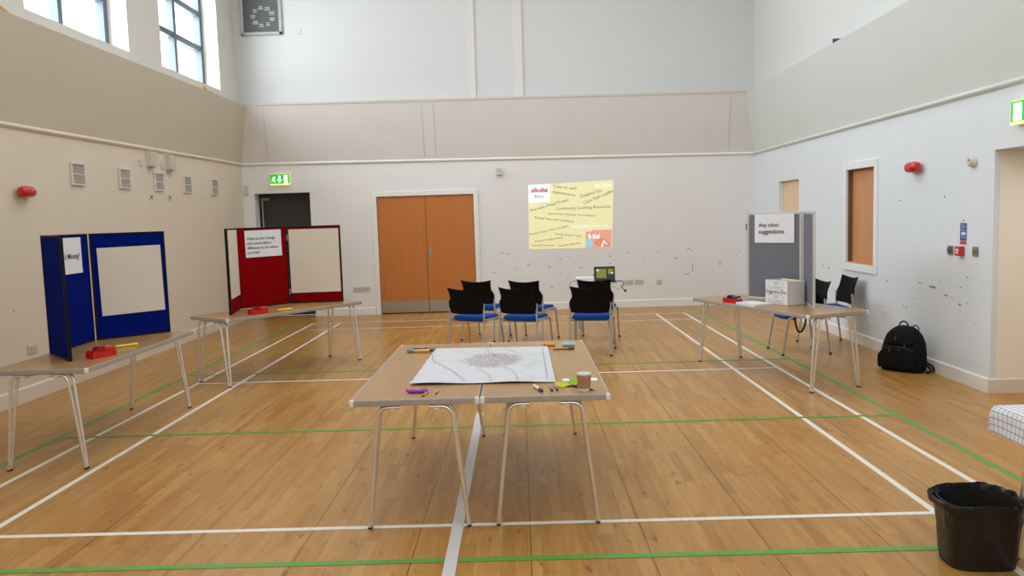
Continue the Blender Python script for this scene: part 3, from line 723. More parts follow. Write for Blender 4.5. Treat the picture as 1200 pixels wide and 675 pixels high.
PS = mat('projected_salmon', (236, 172, 158), .6, emit=.3, ergb=(240, 160, 140)); PBL = mat('projected_blue', (170, 212, 236), .6, emit=.3); PO = mat('projected_orange', (234, 150, 124), .6, emit=.22)
slide_poly('picture_panel', [uvpx(528, 457), uvpx(718, 454), uvpx(716, 580), uvpx(528, 584)], PS, .002)
slide_poly('picture_shape', [uvpx(529, 520), uvpx(560, 512), uvpx(585, 545), uvpx(575, 578), uvpx(529, 583)], PBL, .004)
slide_poly('picture_shape', [uvpx(585, 545), uvpx(640, 510), uvpx(690, 535), uvpx(705, 570), uvpx(620, 572)], PO, .0035)
for pts in ([(545, 490), (560, 483), (572, 512), (556, 520)], [(578, 492), (600, 486), (604, 515), (584, 520)], [(606, 500), (628, 484), (632, 512), (612, 520)], [(640, 575), (660, 530), (668, 534), (652, 578)], [(660, 530), (690, 556), (684, 562), (662, 540)], [(530, 462), (575, 459), (575, 464), (530, 467)]):
    slide_poly('picture_shape', [uvpx(*p) for p in pts], PW, .005)

# ------------------------------------------------------------------ folding tables
TZ = .71
def make_table(M, lab):
    t = thing('folding_table', lab, 'table', M, 'folding tables set out in the hall')
    bm = bmesh.new(); box(bm, (0, 0, TZ - .008), (.665, 1.81, .016)); obj('table_top', bm, TABLEW, t)
    bm = bmesh.new(); box(bm, (0, 0, TZ - .0285), (.6, 1.76, .025)); 
    for s in (-1, 1):
        box(bm, (s * .3375, 0, TZ - .0165), (.011, 1.81, .034), bev=.004); box(bm, (0, s * .91, TZ - .0165), (.67, .011, .034), bev=.004)
    obj('edge_band', bm, EDGE, t)
    for sx in (-1, 1):
        for sy in (-1, 1):
            bm = bmesh.new(); box(bm, (sx * .332, sy * .905, TZ - .0175), (.026, .026, .038), bev=.007); obj('corner_cap', bm, CAPW, t)
            bm = bmesh.new()
            for q in (-1, 1):
                yb, yt = sy * .878 + q * .012, sy * .862 + q * .036
                tube(bm, fillet([(sx * .268, yb, .012), (sx * .192, yt, TZ - .045), (sx * .08, yt, TZ - .045)], .06, 8), .0112, 12)
            lg = obj('leg', bm, CHROME, t, True)
            bm = bmesh.new(); box(bm, (sx * .268, sy * .878, .007), (.022, .042, .014), bev=.004); obj('foot_cap', bm, FOOTB, lg)
            bm = bmesh.new(); box(bm, (sx * .115, sy * .862, TZ - .052), (.03, .09, .022), bev=.006); obj('leg_bracket', bm, CAPW, t)
    return t
tabA = make_table(TR(-.191, -7.897, 0) @ RZ(.001), 'left table of the centre pair under the map')
dup(tabA, TR(.503, -7.893, 0) @ RZ(.0), 'right table of the centre pair with the paper cup')
MB_ = TR(-2.937, -6.69, 0) @ RZ(.006); dup(tabA, MB_, 'table at the left carrying the blue board')
MR_ = TR(-2.305, -4.094, 0) @ RZ(-(PI / 2 - math.radians(53.4))); dup(tabA, MR_, 'angled table at the far left carrying the red board')
MG_ = TR(2.9035, -4.99, 0) @ RZ(math.radians(20.9)); dup(tabA, MG_, 'angled table at the right carrying the grey board')
tc_ = dup(tabA, TR(2.925, -10.215, 0), 'table under the checked cloth at the right photo edge')

# checked cloth
bm = bmesh.new(); uvl = bm.loops.layers.uv.new('UVMap')
cw, cl, dz = .76, 1.93, .125
prof = [(0, 0)]
nx, ny = 30, 60
def cloth_pt(a, b):
    """a, b run over the cloth sheet in metres from its centre; the part past the table edge hangs down"""
    hx, hy = .352, .925
    x, y, z = a, b, TZ + .006
    ox, oy = max(0, abs(a) - hx), max(0, abs(b) - hy)
    d = max(ox, oy)
    sx, sy = (1 if a > 0 else -1), (1 if b > 0 else -1)
    if ox > 0: x = sx * (hx + min(ox, .012) + .03 * max(0, ox - .012))
    if oy > 0: y = sy * (hy + min(oy, .012) + .03 * max(0, oy - .012))
    if d > 0:
        z -= max(0, d - .008) + .25 * min(ox, oy)
        w = .006 * math.sin(a * 21 + b * 17) * min(1, d / .05)
        if ox > oy: x += sx * w
        else: y += sy * w
    return Vector((x, y, z))
A_ = [-.352 - .13 + .13 * i / 5 for i in range(5)] + [-.352 + .704 * i / 10 for i in range(11)] + [.352 + .13 * i / 5 for i in range(1, 6)]
B_ = [-.925 - .13 + .13 * i / 5 for i in range(5)] + [-.925 + 1.85 * i / 24 for i in range(25)] + [.925 + .13 * i / 5 for i in range(1, 6)]
G = [[bm.verts.new(cloth_pt(a, b)) for b in B_] for a in A_]
for i in range(len(A_) - 1):
    for j in range(len(B_) - 1):
        f = bm.faces.new((G[i][j], G[i + 1][j], G[i + 1][j + 1], G[i][j + 1]))
        for lp, (a, b) in zip(f.loops, ((A_[i], B_[j]), (A_[i + 1], B_[j]), (A_[i + 1], B_[j + 1]), (A_[i], B_[j + 1]))): lp[uvl].uv = (a + 3, b + 3)
o = obj('tablecloth', bm, check_material(), smooth=True, M=TR(2.925, -10.215, 0)); tag(o, 'white cloth with thin dark checks at the right photo edge', 'tablecloth')

# ------------------------------------------------------------------ chairs
def make_chair(M, lab):
    t = thing('stacking_chair', lab, 'chair', M, 'blue seated chairs with black backs')
    bm = bmesh.new()
    rings = []
    for z, ins in ((.405, .03), (.412, .008), (.43, 0), (.45, .0), (.462, .008), (.468, .03)):
        ring = []
        for k in range(40):
            a = 2 * PI * k / 40; e = .32
            x = math.copysign(abs(math.cos(a)) ** e, math.cos(a)) * (.225 - ins); y = math.copysign(abs(math.sin(a)) ** e, math.sin(a)) * (.22 - ins) + .015
            zz = z - (.014 * max(0, (y - .1) / .13) ** 2) + (.012 * max(0, (-y - .1) / .12) ** 2) + .006 * (x / .2) ** 2
            ring.append((x, y, zz))
        rings.append(ring)
    loft(bm, rings); obj('seat', bm, SEATB, t, True)
    # backrest: concave top edge, waist, wide ears at the leg tops
    prof = [(.502, .165), (.506, .20), (.52, .228), (.56, .238), (.636, .238), (.665, .226), (.685, .209), (.72, .205), (.77, .211), (.81, .219), (.826, .221)]
    bm = bmesh.new(); nxs = 14; F = []; B = []
    for z, hw_ in prof:
        fr, bk = [], []
        for i in range(nxs + 1):
            s = i / nxs * 2 - 1; x = s * hw_
            zz = z - (.024 * (1 - s * s) if z > .8 else (.024 * (1 - s * s) * max(0, (z - .6) / .22) if z > .6 else 0))
            y = -.205 - .075 * max(0, (z - .53) / .30) ** 1.3 - .028 * (1 - s * s)
            fr.append(bm.verts.new((x, y + .008, zz))); bk.append(bm.verts.new((x, y - .008, zz)))
        F.append(fr); B.append(bk)
    for Gd in (F, B):
        for a, b in zip(Gd, Gd[1:]):
            for i in range(nxs): bm.faces.new((a[i], a[i + 1], b[i + 1], b[i]))
    loop = lambda Gd: Gd[0] + [r[-1] for r in Gd[1:]] + list(reversed(Gd[-1][:-1])) + [r[0] for r in reversed(Gd[1:-1])]
    la, lb = loop(F), loop(B)
    for i in range(len(la)):
        j = (i + 1) % len(la); bm.faces.new((la[i], la[j], lb[j], lb[i]))
    obj('backrest', bm, BACKB, t, True)
    for s in (-1, 1):
        bm = bmesh.new(); tube(bm, fillet([(s * .245, -.27, .01), (s * .238, -.215, .42), (s * .236, -.205, .63)], .06), .0115); lg = obj('leg', bm, FRAMEG, t, True)
        bm = bmesh.new(); lathe(bm, [(.013, 0), (.0145, .004), (.014, .022)], 12, TR(s * .245, -.27, 0)); obj('foot_cap', bm, FOOTB, lg)
        bm = bmesh.new(); tube(bm, fillet([(s * .245, .27, .01), (s * .236, .2, .425), (s * .236, -.2, .43)], .045), .0115); lg = obj('leg', bm, FRAMEG, t, True)
        bm = bmesh.new(); lathe(bm, [(.013, 0), (.0145, .004), (.014, .022)], 12, TR(s * .245, .27, 0)); obj('foot_cap', bm, FOOTB, lg)
    bm = bmesh.new()
    for y in (-.14, .14): tube(bm, [(-.236, y, .405), (.236, y, .405)], .009)
    obj('seat_frame', bm, FRAMEG, t, True)
    return t
c0 = make_chair(TR(-.176, -3.233, 0) @ RZ(-math.radians(27)), 'left chair in the row nearest the map tables')
for x, y, a, lab in ((.437, -3.36, -24, 'middle chair in the row nearest the map tables'), (1.236, -3.466, -12, 'right chair in the row nearest the map tables'),
                     (-.10, -2.12, -24, 'left chair in the row before the projected slide'), (.546, -2.384, -26, 'middle chair in the row before the projected slide'), (1.394, -2.52, -14, 'right chair in the row before the laptop'),
                     (4.075, -3.37, 90, 'chair against the right wall beneath the hatch'), (3.585, -3.80, 92, 'chair behind the table with the grey board')):
    dup(c0, TR(x, y, 0) @ RZ(math.radians(a)), lab)

# ------------------------------------------------------------------ display boards
def panel(parent, p, q, felt, frame, h=.91, th=.022, z0=TZ + .001, fb=.014):
    """one hinged panel from p to q (table plan); returns a matrix: x along p->q, y up, z out of the face towards the camera side"""
    p, q = Vector((p[0], p[1], z0)), Vector((q[0], q[1], z0)); d = q - p; w = d.length; x = d.normalized(); n = x.cross(Vector((0, 0, 1)))
    M = parent.matrix_world.inverted() @ basis(p, x, Vector((0, 0, 1)), n)
    bm = bmesh.new(); box(bm, (w / 2, h / 2, 0), (w - fb, h - fb, th * .6)); po = obj('panel', bm, felt, parent, M=M)
    bm = bmesh.new()
    for xx in (fb / 2, w - fb / 2): box(bm, (xx, h / 2, 0), (fb, h, th), bev=.003)
    for yy in (fb / 2, h - fb / 2): box(bm, (w / 2, yy, 0), (w - 2 * fb, fb, th), bev=.003)
    obj('panel_frame', bm, frame, po)
    return basis(p, x, Vector((0, 0, 1)), n), w, h, th
def hinges(parent, p, m, h=.91):
    for z in (.14, .78):
        bm = bmesh.new(); tube(bm, [(0, 0, z - .035), (0, 0, z + .035)], .008); obj('hinge', bm, m, parent, M=parent.matrix_world.inverted() @ TR(p[0], p[1], TZ))
def sheet(name, PM, w, h, u0, u1, v0, v1, m, lab, cat, lines=None, size=.05, tx=None, tv=None, tilt=0., align='c', lead=1.25):
    """paper pinned to a panel; v measured from the top"""
    x0, x1, y1, y0 = u0 * w, u1 * w, h * (1 - v0), h * (1 - v1)
    M = PM[0] @ TR((x0 + x1) / 2, (y0 + y1) / 2, PM[3] / 2 + .001) @ Matrix.Rotation(tilt, 4, 'Z')
    ww, hh_ = x1 - x0, y1 - y0
    bm = bmesh.new(); n = 8; g0 = []
    for i in range(n + 1):
        r = []
        for j in range(n + 1):
            a, b = i / n - .5, j / n - .5
            r.append(bm.verts.new((a * ww, b * hh_, .0015 + .006 * max(0, abs(a) * 2 - .7) ** 2 * (1 + b) + .004 * max(0, -b * 2 - .6))))
        g0.append(r)
    for i in range(n):
        for j in range(n): bm.faces.new((g0[i][j], g0[i + 1][j], g0[i + 1][j + 1], g0[i][j + 1]))
    o = obj(name, bm, m, smooth=True, M=M); tag(o, lab, cat)
    if lines:
        for k, (body, width) in enumerate(lines):
            yy = (tv if tv is not None else 0) - k * size * lead
            xx = (-ww / 2 + tx + width / 2) if tx is not None else 0
            text(body, size * 1.0, INK, o, TR(xx, yy, .006), width)
    return o

# blue board
H0, H1, H2b, H3 = (-2.868, -7.303), (-3.226, -6.94), (-3.262, -6.255), (-2.797, -5.824)
bb = thing('display_board', 'three-panel blue felt board with black edges on the left table', 'display board', TR(H1[0], H1[1], TZ))
pm1 = panel(bb, H1, H0, BLUEF, BLACKF); pm2 = panel(bb, H1, H2b, BLUEF, BLACKF)
dlt = (Vector(H3) - Vector(H2b)).normalized() * .02
pm3 = panel(bb, (H2b[0] + dlt[0], H2b[1] + dlt[1]), H3, BLUEF, BLACKF)
hinges(bb, H1, BLACKF); hinges(bb, (H2b[0] + .008, H2b[1] + .004), ALU)
sheet('flipchart_sheet', pm3, pm3[1], pm3[2], .085, .935, .135, .775, FLIP, 'large blank white sheet pinned to the blue board', 'paper', tilt=.012)
sheet('notice_sheet', pm2, pm2[1], pm2[2], .15, .81, .03, .35, PAPER, "white notice reading What's Missing? on the blue board", 'notice', [("What's Missing?", .37)], .062, None, -.005)
# red board
R0, R1, R2, R3 = (-2.675, -4.66), (-2.79, -4.045), (-2.356, -3.585), (-1.732, -3.518)
rb = thing('display_board', 'three-panel red felt board with black edges on the angled table', 'display board', TR(R1[0], R1[1], TZ))
q1 = panel(rb, R0, R1, REDF, BLACKF); q2 = panel(rb, R1, R2, REDF, BLACKF); q3 = panel(rb, (R2[0] + .016, R2[1] + .002), R3, REDF, BLACKF)
hinges(rb, R1, BLACKF); hinges(rb, (R2[0] + .006, R2[1]), ALU)
sheet('flipchart_sheet', q1, q1[1], q1[2], .06, .99, .02, .82, FLIP, 'blank white sheet on the narrow left panel of the red board', 'paper')
sheet('flipchart_sheet', q3, q3[1], q3[2], .02, .965, .04, .865, FLIP, 'blank white sheet covering the right panel of the red board', 'paper')
sheet('notice_sheet', q2, q2[1], q2[2], .16, .88, .035, .37, PAPER, 'white notice asking about three things on the red board', 'notice',
      [('What are the 3 things', .35), ('that would make a', .30), ('difference to you where', .385), ('you live?', .145)], .042, .022, .06, tilt=.01)
# grey board
G0, G1, G2 = (2.80, -4.50), (3.212, -4.97), (3.118, -5.55)
gb = thing('display_board', 'grey felt board with pale metal edges on the right table', 'display board', TR(G1[0], G1[1], TZ))
g1 = panel(gb, G0, G1, GREYF, ALU, fb=.026); g2 = panel(gb, (G1[0] + .012, G1[1] - .012), G2, GREYF, ALU, fb=.026)
hinges(gb, (G1[0] + .004, G1[1] - .002), ALU)
bm = bmesh.new(); box(bm, (-.006, .76, 0), (.012, .07, .02), bev=.003); obj('side_clip', bm, BLACKF, gb, M=gb.matrix_world.inverted() @ g1[0])
sheet('notice_sheet', g1, g1[1], g1[2], .155, .875, .02, .345, PAPER, 'white notice reading Any other suggestions on the grey board', 'notice', [('Any other', .235), ('suggestions', .29)], .062, .048, .035, lead=1.1)

# ------------------------------------------------------------------ things on the side tables
def tape_dispenser(M, lab, black):
    t = thing('tape_dispenser', lab, 'tape dispenser', M)
    # side profile in XZ: heavy base, curved cradle, cutter nose at +x
    poly = [(-.094, 0), (.094, 0), (.097, .03), (.09, .05), (.06, .058), (.03, .05), (-.02, .044), (-.066, .052), (-.084, .06), (-.096, .05), (-.1, .03)]
    for s in (-1, 1):
        bm = bmesh.new(); prism(bm, poly, s * .036 - .005, s * .036 + .005); obj('side_wall', bm, REDP, t)
    bm = bmesh.new(); box(bm, (0, 0, .019), (.188, .064, .036), bev=.006); obj('base', bm, REDP, t)
    bm = bmesh.new(); lathe(bm, [(.014, -.026), (.038, -.026), (.038, .026), (.014, .026)], 26, TR(-.022, 0, .044) @ Matrix.Rotation(PI / 2, 4, 'X')); obj('tape_roll', bm, BLACKP if black else mat('dark_red_roll', (160, 12, 14), .15), t, True)
    bm = bmesh.new(); box(bm, (.05, 0, .058), (.08, .064, .036), bev=.01); obj('nose_cover', bm, BLACKP if black else REDP, t)
    bm = bmesh.new(); box(bm, (.092, 0, .052), (.006, .056, .014)); obj('cutter', bm, STEEL, t)
    return t
tape_dispenser(TR(-2.735, -7.13, TZ) @ RZ(math.radians(64)), 'red tape dispenser on the left table before the blue board', False)
tape_dispenser(TR(-2.40, -4.60, TZ) @ RZ(math.radians(50)), 'red tape dispenser on the angled table before the red board', False)
tape_dispenser(TR(2.545, -4.86, TZ) @ RZ(math.radians(-60)), 'red tape dispenser with black nose on the right table', True)

def pen(M, lab, cat, bodym, capm, L=.14, r=.008, tipm=None, name='marker_pen', group='pens lying on the tables'):
    """pen along local x, resting at local z = 0"""
    t = thing(name, lab, cat, M, group)
    bm = bmesh.new(); tube(bm, [(-L / 2, 0, r), (-L / 2 + .004, 0, r), (L * .18, 0, r), (L * .22, 0, r)], [r * .7, r, r, r * .9], 14); obj('barrel', bm, bodym, t, True)
    if capm:
        bm = bmesh.new(); tube(bm, [(L * .2, 0, r), (L * .22, 0, r), (L * .46, 0, r), (L * .5, 0, r)], [r * 1.04, r * 1.08, r * 1.0, r * .75], 14)
        box(bm, (L * .33, 0, r * 2.05), (L * .24, r * .5, r * .3)); obj('cap', bm, capm, t, True)
    if tipm:
        bm = bmesh.new(); tube(bm, [(-L / 2 + .002, 0, r), (-L / 2 - L * .16, 0, r * .9), (-L / 2 - L * .24, 0, r * .8)], [r * .85, r * .45, r * .15], 12); obj('nib', bm, tipm, t, True)
    return t
def at(p, q, z=TZ):      # matrix with local x from p to q, centred
    return TR((p[0] + q[0]) / 2, (p[1] + q[1]) / 2, z) @ RZ(math.atan2(q[1] - p[1], q[0] - p[0]))
pen(at((-2.85, -6.72), (-2.715, -6.59), TZ), 'yellow highlighter on the left table beside the blue board', 'pen', YELLOWP, YELLOWP, .17, .011, mat('dull_yellow', (150, 130, 40), .5))
pen(at((-2.255, -4.385), (-2.14, -4.27), TZ), 'yellow highlighter on the angled table before the red board', 'pen', YELLOWP, YELLOWP, .17, .011, mat('dull_yellow', (150, 130, 40), .5))

def strip(name, pts, thick, m, lab, cat, z=TZ, group=None):
    bm = bmesh.new(); b0 = [(x, y, z + .0005) for x, y in pts]; b1 = [(x, y, z + thick) for x, y in pts]
    loft(bm, [b0, b1]); o = obj(name, bm, m); return tag(o, lab, cat, group)
def rect(c, w, l, a):
    ca, sa = math.cos(a), math.sin(a); return [(c[0] + x * ca - y * sa, c[1] + x * sa + y * ca) for x, y in ((-w / 2, -l / 2), (w / 2, -l / 2), (w / 2, l / 2), (-w / 2, l / 2))]
ag = math.radians(20.9)
strip('paper_stack', rect((2.70, -5.07), .21, .297, ag), .022, mat('stack_white', (224, 226, 232), .6), 'stack of white forms beside the suggestion box', 'paper')

# suggestion box
F0, F1 = Vector((2.862, -4.915)), Vector((2.975, -5.243)); fd = (F1 - F0); fw_ = fd.length; fx = fd.normalized(); inn = Vector((-fx.y, fx.x))
if inn.x < 0: inn = -inn
BM_ = basis((F0.x, F0.y, TZ + .0015), (fx.x, fx.y, 0), (inn.x, inn.y, 0), (0, 0, 1))
sb = thing('suggestion_box', 'white cardboard suggestion box with black lettering', 'box', BM_)
bh, bd, th = .236, .20, .004
bm = bmesh.new()
box(bm, (fw_ / 2, th / 2, bh / 2), (fw_, th, bh)); box(bm, (fw_ / 2, bd - th / 2, bh / 2), (fw_, th, bh)); box(bm, (th / 2, bd / 2, bh / 2), (th, bd, bh)); box(bm, (fw_ - th / 2, bd / 2, bh / 2), (th, bd, bh)); box(bm, (fw_ / 2, bd / 2, th / 2), (fw_, bd, th))
obj('carton', bm, mat('white_card', (230, 228, 228), .6), sb)
bm = bmesh.new(); box(bm, (fw_ / 2 + .03, bd / 2, bh - .012), (fw_ - .08, bd - .02, .005)); obj('lid_flap', bm, mat('yellow_card', (204, 196, 110), .7), sb, M=TR(0, 0, 0))
fm = lambda x, z, off=.001: basis((x, -off, z), (1, 0, 0), (0, 0, 1), (0, -1, 0))
text('Suggestion', .052, INK, sb, fm(fw_ * .355, bh * .515), fw_ * .66); text('Box', .052, INK, sb, fm(fw_ * .83, bh * .53), fw_ * .22)
for z, in ((.185,), (.052,)):
    bm = bmesh.new(); w, h = fw_ * .66, .075
    for s in (-1, 1): box(bm, (fw_ * .48 + s * w / 2, -.001, z), (.003, .001, h)); box(bm, (fw_ * .48, -.001, z + s * h / 2), (w, .001, .003))
    obj('printed_border', bm, mat('grey_print', (150, 156, 176), .6), sb)
    text('SDR', .03, MATS['grey_print'], sb, fm(fw_ * .48, z + .018), .07); text('Box', .028, MATS['grey_print'], sb, fm(fw_ * .29, z - .016), fw_ * .12); text('Company', .028, MATS['grey_print'], sb, fm(fw_ * .57, z - .016), fw_ * .34)

# ------------------------------------------------------------------ on the centre tables
bm = bmesh.new(); n = 40; g0 = []
c4 = [Vector((-.262, -8.46)), Vector((.573, -8.49)), Vector((.572, -7.25)), Vector((-.24, -7.225))]
for i in range(n + 1):
    r = []
    for j in range(n + 1):
        a, b = i / n, j / n
        p = c4[0].lerp(c4[1], a).lerp(c4[3].lerp(c4[2], a), b)
        z = .0045 + .0036 * max(0, 1 - a * 1.5) * math.sin(b * 44 + 1.2 * a) + .003 * max(0, 1 - a * 1.5)
        z += .007 * max(0, 1 - b * 9) * (.6 + .5 * math.sin(a * 11)) + .001 * noise.noise((a * 5, b * 5, 0))
        r.append(bm.verts.new((p.x - .16, p.y + 7.86, z)))
    g0.append(r)
for i in range(n):
    for j in range(n): bm.faces.new((g0[i][j], g0[i + 1][j], g0[i + 1][j + 1], g0[i][j + 1]))
mp_ = obj('street_map', bm, map_material(), smooth=True, M=TR(.16, -7.86, TZ)); tag(mp_, 'large white printed map spread across the two centre tables', 'map')
def road(pts, w, m, nm='printed_road'):
    pts = fillet([(x, y, 0) for x, y in pts], .08, 8); bm = bmesh.new(); vs = []
    for i, p in enumerate(pts):
        t = (pts[min(i + 1, len(pts) - 1)] - pts[max(i - 1, 0)]).normalized(); nn = Vector((-t.y, t.x, 0)) * w / 2
        a_ = (p.x + .16 + .26) / .83; bq = (p.y + .62) / 1.22
        z = .0072 + .0070 * max(0, 1 - a_ * 1.5) + .008 * max(0, 1 - bq * 9)
        vs.append((bm.verts.new(p + nn + Vector((0, 0, z))), bm.verts.new(p - nn + Vector((0, 0, z)))))
    for a, b in zip(vs, vs[1:]): bm.faces.new((a[0], a[1], b[1], b[0]))
    obj(nm, bm, m, mp_)
RD = mat('road_print', (120, 112, 112), .6); RG = mat('green_print', (148, 158, 140), .6)
road([(.1, .62), (.19, .33), (.405, .22)], .0035, RD); road([(-.02, .6), (-.01, .4), (.08, .2), (.14, .12)], .0028, RD); road([(-.39, .3), (-.36, .1), (-.2, -.25), (-.1, -.58)], .0035, RD)
road([(-.39, .3), (-.25, .42), (0, .48), (.1, .56)], .003, RG); road([(-.05, -.2), (.02, -.36), (.05, -.58)], .003, RG); road([(.1, -.12), (.18, -.3), (.2, -.6)], .004, RG); road([(.08, .15), (.2, .1), (.39, .08)], .003, RD); road([(.37, .55), (.37, -.55)], .003, RD)

CARDB = mat('brown_cup_sleeve', (172, 126, 88), .7, var=.04, vscale=60)
t = thing('paper_cup', 'brown takeaway paper cup with white rim on the right centre table', 'cup', TR(.718, -8.70, TZ))
bm = bmesh.new()
prof = [(.0, .004), (.029, .004), (.0305, 0), (.0315, .004), (.0385, .088), (.0405, .0915), (.0395, .094), (.0372, .091), (.030, .012), (0, .012)]
n_ = bmesh.new(); seg = 36; rings = []
for r, z in prof[1:-1]: rings.append([n_.verts.new((r * math.cos(2 * PI * k / seg), r * math.sin(2 * PI * k / seg), z)) for k in range(seg)])
for a, b in zip(rings, rings[1:]):
    for k in range(seg): n_.faces.new((a[k], a[(k + 1) % seg], b[(k + 1) % seg], b[k]))
n_.faces.new(rings[-1]); n_.faces.new(list(reversed(rings[0]))); merge(bm, n_)
obj('cup_body', bm, CAPW, t, True)
bm = bmesh.new(); rr = [(.0328, .0135), (.0390, .083), (.0393, .083), (.0332, .0135)]
rings = [[bm.verts.new((r * math.cos(2 * PI * k / seg), r * math.sin(2 * PI * k / seg), z)) for k in range(seg)] for r, z in rr]
for a, b in zip(rings, rings[1:] + rings[:1]):
    for k in range(seg): bm.faces.new((a[k], a[(k + 1) % seg], b[(k + 1) % seg], b[k]))
obj('sleeve', bm, CARDB, t, True)

TEAL = mat('teal_plastic', (70, 150, 180), .35); PEACH = mat('peach_plastic', (240, 170, 90), .35); ORNG = mat('orange_plastic', (232, 150, 30), .35); AQUA = mat('aqua_plastic', (140, 206, 222), .35)
PINK = mat('pink_plastic', (232, 110, 140), .35); PURP = mat('purple_plastic', (126, 70, 170), .35); LIME = mat('lime_paper', (190, 242, 84), .6); YEL = mat('yellow_paper', (240, 238, 70), .6)
pen(at((-.275, -7.338), (-.429, -7.335)), 'chunky peach highlighter with teal cap at the left table edge', 'pen', PEACH, TEAL, .165, .012, BLACKP)
pen(at((-.40, -7.21), (-.31, -7.21)), 'thin black pen behind the teal capped highlighter', 'pen', BLACKP, BLACKP, .11, .006)
t = thing('scissors', 'small black scissors behind the left corner of the map', 'scissors', at((-.33, -7.215), (-.235, -7.20)) )
for s in (-1, 1):
    bm = bmesh.new(); tube(bm, [(-.035 + .016 * math.cos(a), s * .014 + .011 * math.sin(a), .006) for a in [2 * PI * k / 16 for k in range(17)]], .0045, 8); obj('handle', bm, BLACKP, t, True)
    bm = bmesh.new(); prism(bm, [(-.02, .003), (.06, .003), (.06, .005), (-.02, .006)], s * .004 - .004, s * .001 + .003); obj('blade', bm, mat('dark_steel', (70, 70, 74), .3, .8), t)
pen(at((.545, -7.215), (.668, -7.238)) @ RZ(0), 'orange marker with long tapered nib at the back right corner', 'pen', ORNG, None, .10, .012, mat('amber_nib', (196, 120, 30), .4))
pen(at((.682, -7.243), (.765, -7.255)), 'short fat aqua highlighter beside the orange marker', 'pen', AQUA, AQUA, .09, .013)
pen(at((.605, -7.392), (.757, -7.386)), 'slim brown pen with black cap below the aqua highlighter', 'pen', mat('brown_plastic', (150, 100, 62), .4), BLACKP, .15, .006)
pen(at((-.255, -8.615), (-.165, -8.64)), 'short pink highlighter at the front left of the map', 'pen', PINK, PINK, .10, .011)
pen(at((-.235, -8.665), (-.135, -8.66)), 'short purple highlighter beside the pink one', 'pen', PURP, PURP, .11, .010)
WOODP = mat('pencil_yellow', (220, 166, 70), .5)
pen(at((-.149, -8.738), (-.130, -8.625)), 'short yellow pencil lying left of the other pencil', 'pencil', WOODP, None, .12, .005, BLACKP, 'pencil')
pen(at((-.084, -8.69), (-.076, -8.585)), 'short yellow pencil lying right of the other pencil', 'pencil', WOODP, None, .11, .005, BLACKP, 'pencil')
pen(at((.445, -8.582), (.492, -8.735)), 'white marker with purple cap in front of the map', 'pen', CAPW, mat('dark_purple', (56, 40, 104), .4), .15, .0085)
pen(at((.535, -8.585), (.545, -8.725)), 'slim silver pen left of its twin beside the map corner', 'pen', STEEL, BLACKP, .13, .0055)
pen(at((.557, -8.57), (.575, -8.715)), 'slim silver pen right of its twin beside the map corner', 'pen', STEEL, BLACKP, .13, .0055)
def note(c, w, l, a, m, lab, curl):
    bm = bmesh.new(); n = 8; g = []
    for i in range(n + 1):
        r = []
        for j in range(n + 1):
            x, y = (i / n - .5) * w, (j / n - .5) * l
            r.append(bm.verts.new((x, y, .001 + curl * max(0, j / n - .4) ** 2 + curl * .4 * max(0, .4 - i / n) ** 2)))
        g.append(r)
    for i in range(n):
        for j in range(n): bm.faces.new((g[i][j], g[i + 1][j], g[i + 1][j + 1], g[i][j + 1]))
    r = bmesh.ops.solidify(bm, geom=bm.faces[:], thickness=-.002)
    o = obj('sticky_note', bm, m, smooth=True, M=TR(c[0], c[1], TZ + .001) @ RZ(a)); tag(o, lab, 'note')
note((.614, -8.59), .076, .076, .5, YEL, 'yellow sticky note with curled edge beside the cup', .05)
note((.682, -8.545), .06, .06, .2, LIME, 'lime green sticky note just behind the cup', .07)
pen(at((.755, -8.72), (.655, -8.60)), 'orange pen with black end lying behind the cup', 'pen', ORNG, BLACKP, .14, .006, BLACKP)
strip('paper_slip', rect((.715, -8.43), .20, .075, 0.01), .002, PAPER, 'narrow white printed slip behind the cup', 'paper')

# ------------------------------------------------------------------ projector stand, laptop, projector
SX, SY, SZ = 1.435, -1.68, .69
t = thing('projector_stand', 'low grey stand holding the laptop behind the chairs', 'stand', TR(SX, SY, 0))
bm = bmesh.new(); box(bm, (0, 0, SZ - .0125), (.50, .42, .025), bev=.004); obj('shelf', bm, mat('pale_shelf', (204, 200, 194), .5), t)
for sx in (-1, 1):
    for sy in (-1, 1):
        bm = bmesh.new(); tube(bm, fillet([(sx * .21, sy * .17, 0), (sx * .21, sy * .17, SZ - .03), (sx * .1, sy * .17, SZ - .03)], .04), .011); obj('leg', bm, FRAMEG, t, True)
lp = thing('laptop', 'open black laptop showing the slide behind the chairs', 'laptop', TR(1.592, -1.66, SZ) @ RZ(-.02))
bm = bmesh.new(); box(bm, (0, -.02, .009), (.30, .21, .018), bev=.004); obj('base', bm, BLACKP, lp)
LM = TR(0, .085, .016) @ Matrix.Rotation(PI / 2 - .14, 4, 'X')      # lid: local x right, y up the lid, z towards the viewer
bm = bmesh.new(); box(bm, (0, .10, -.006), (.30, .20, .010), bev=.003); lid = obj('lid', bm, BLACKP, lp, M=LM)
def scr(name, x0, x1, y0, y1, m, z=.0002):
    bm = bmesh.new(); quad(bm, [(x0, y0, z), (x1, y0, z), (x1, y1, z), (x0, y1, z)]); obj(name, bm, m, lid)
scr('screen', -.138, .138, .015, .188, mat('screen_dark', (22, 22, 26), .3, emit=.05))
OL = mat('screen_olive', (128, 140, 30), .4, emit=.25)
scr('slide_preview', -.115, .025, .035, .165, OL, .001); scr('slide_preview', .05, .125, .09, .165, OL, .001)
scr('slide_preview', -.113, -.08, .135, .16, mat('screen_white', (220, 226, 220), .4, emit=.4), .0018); scr('slide_preview', .09, .122, .096, .116, MATS['screen_white'], .0018)
pj = thing('projector', 'small white projector beside the laptop', 'projector', TR(1.295, -1.70, SZ) @ RZ(.02))
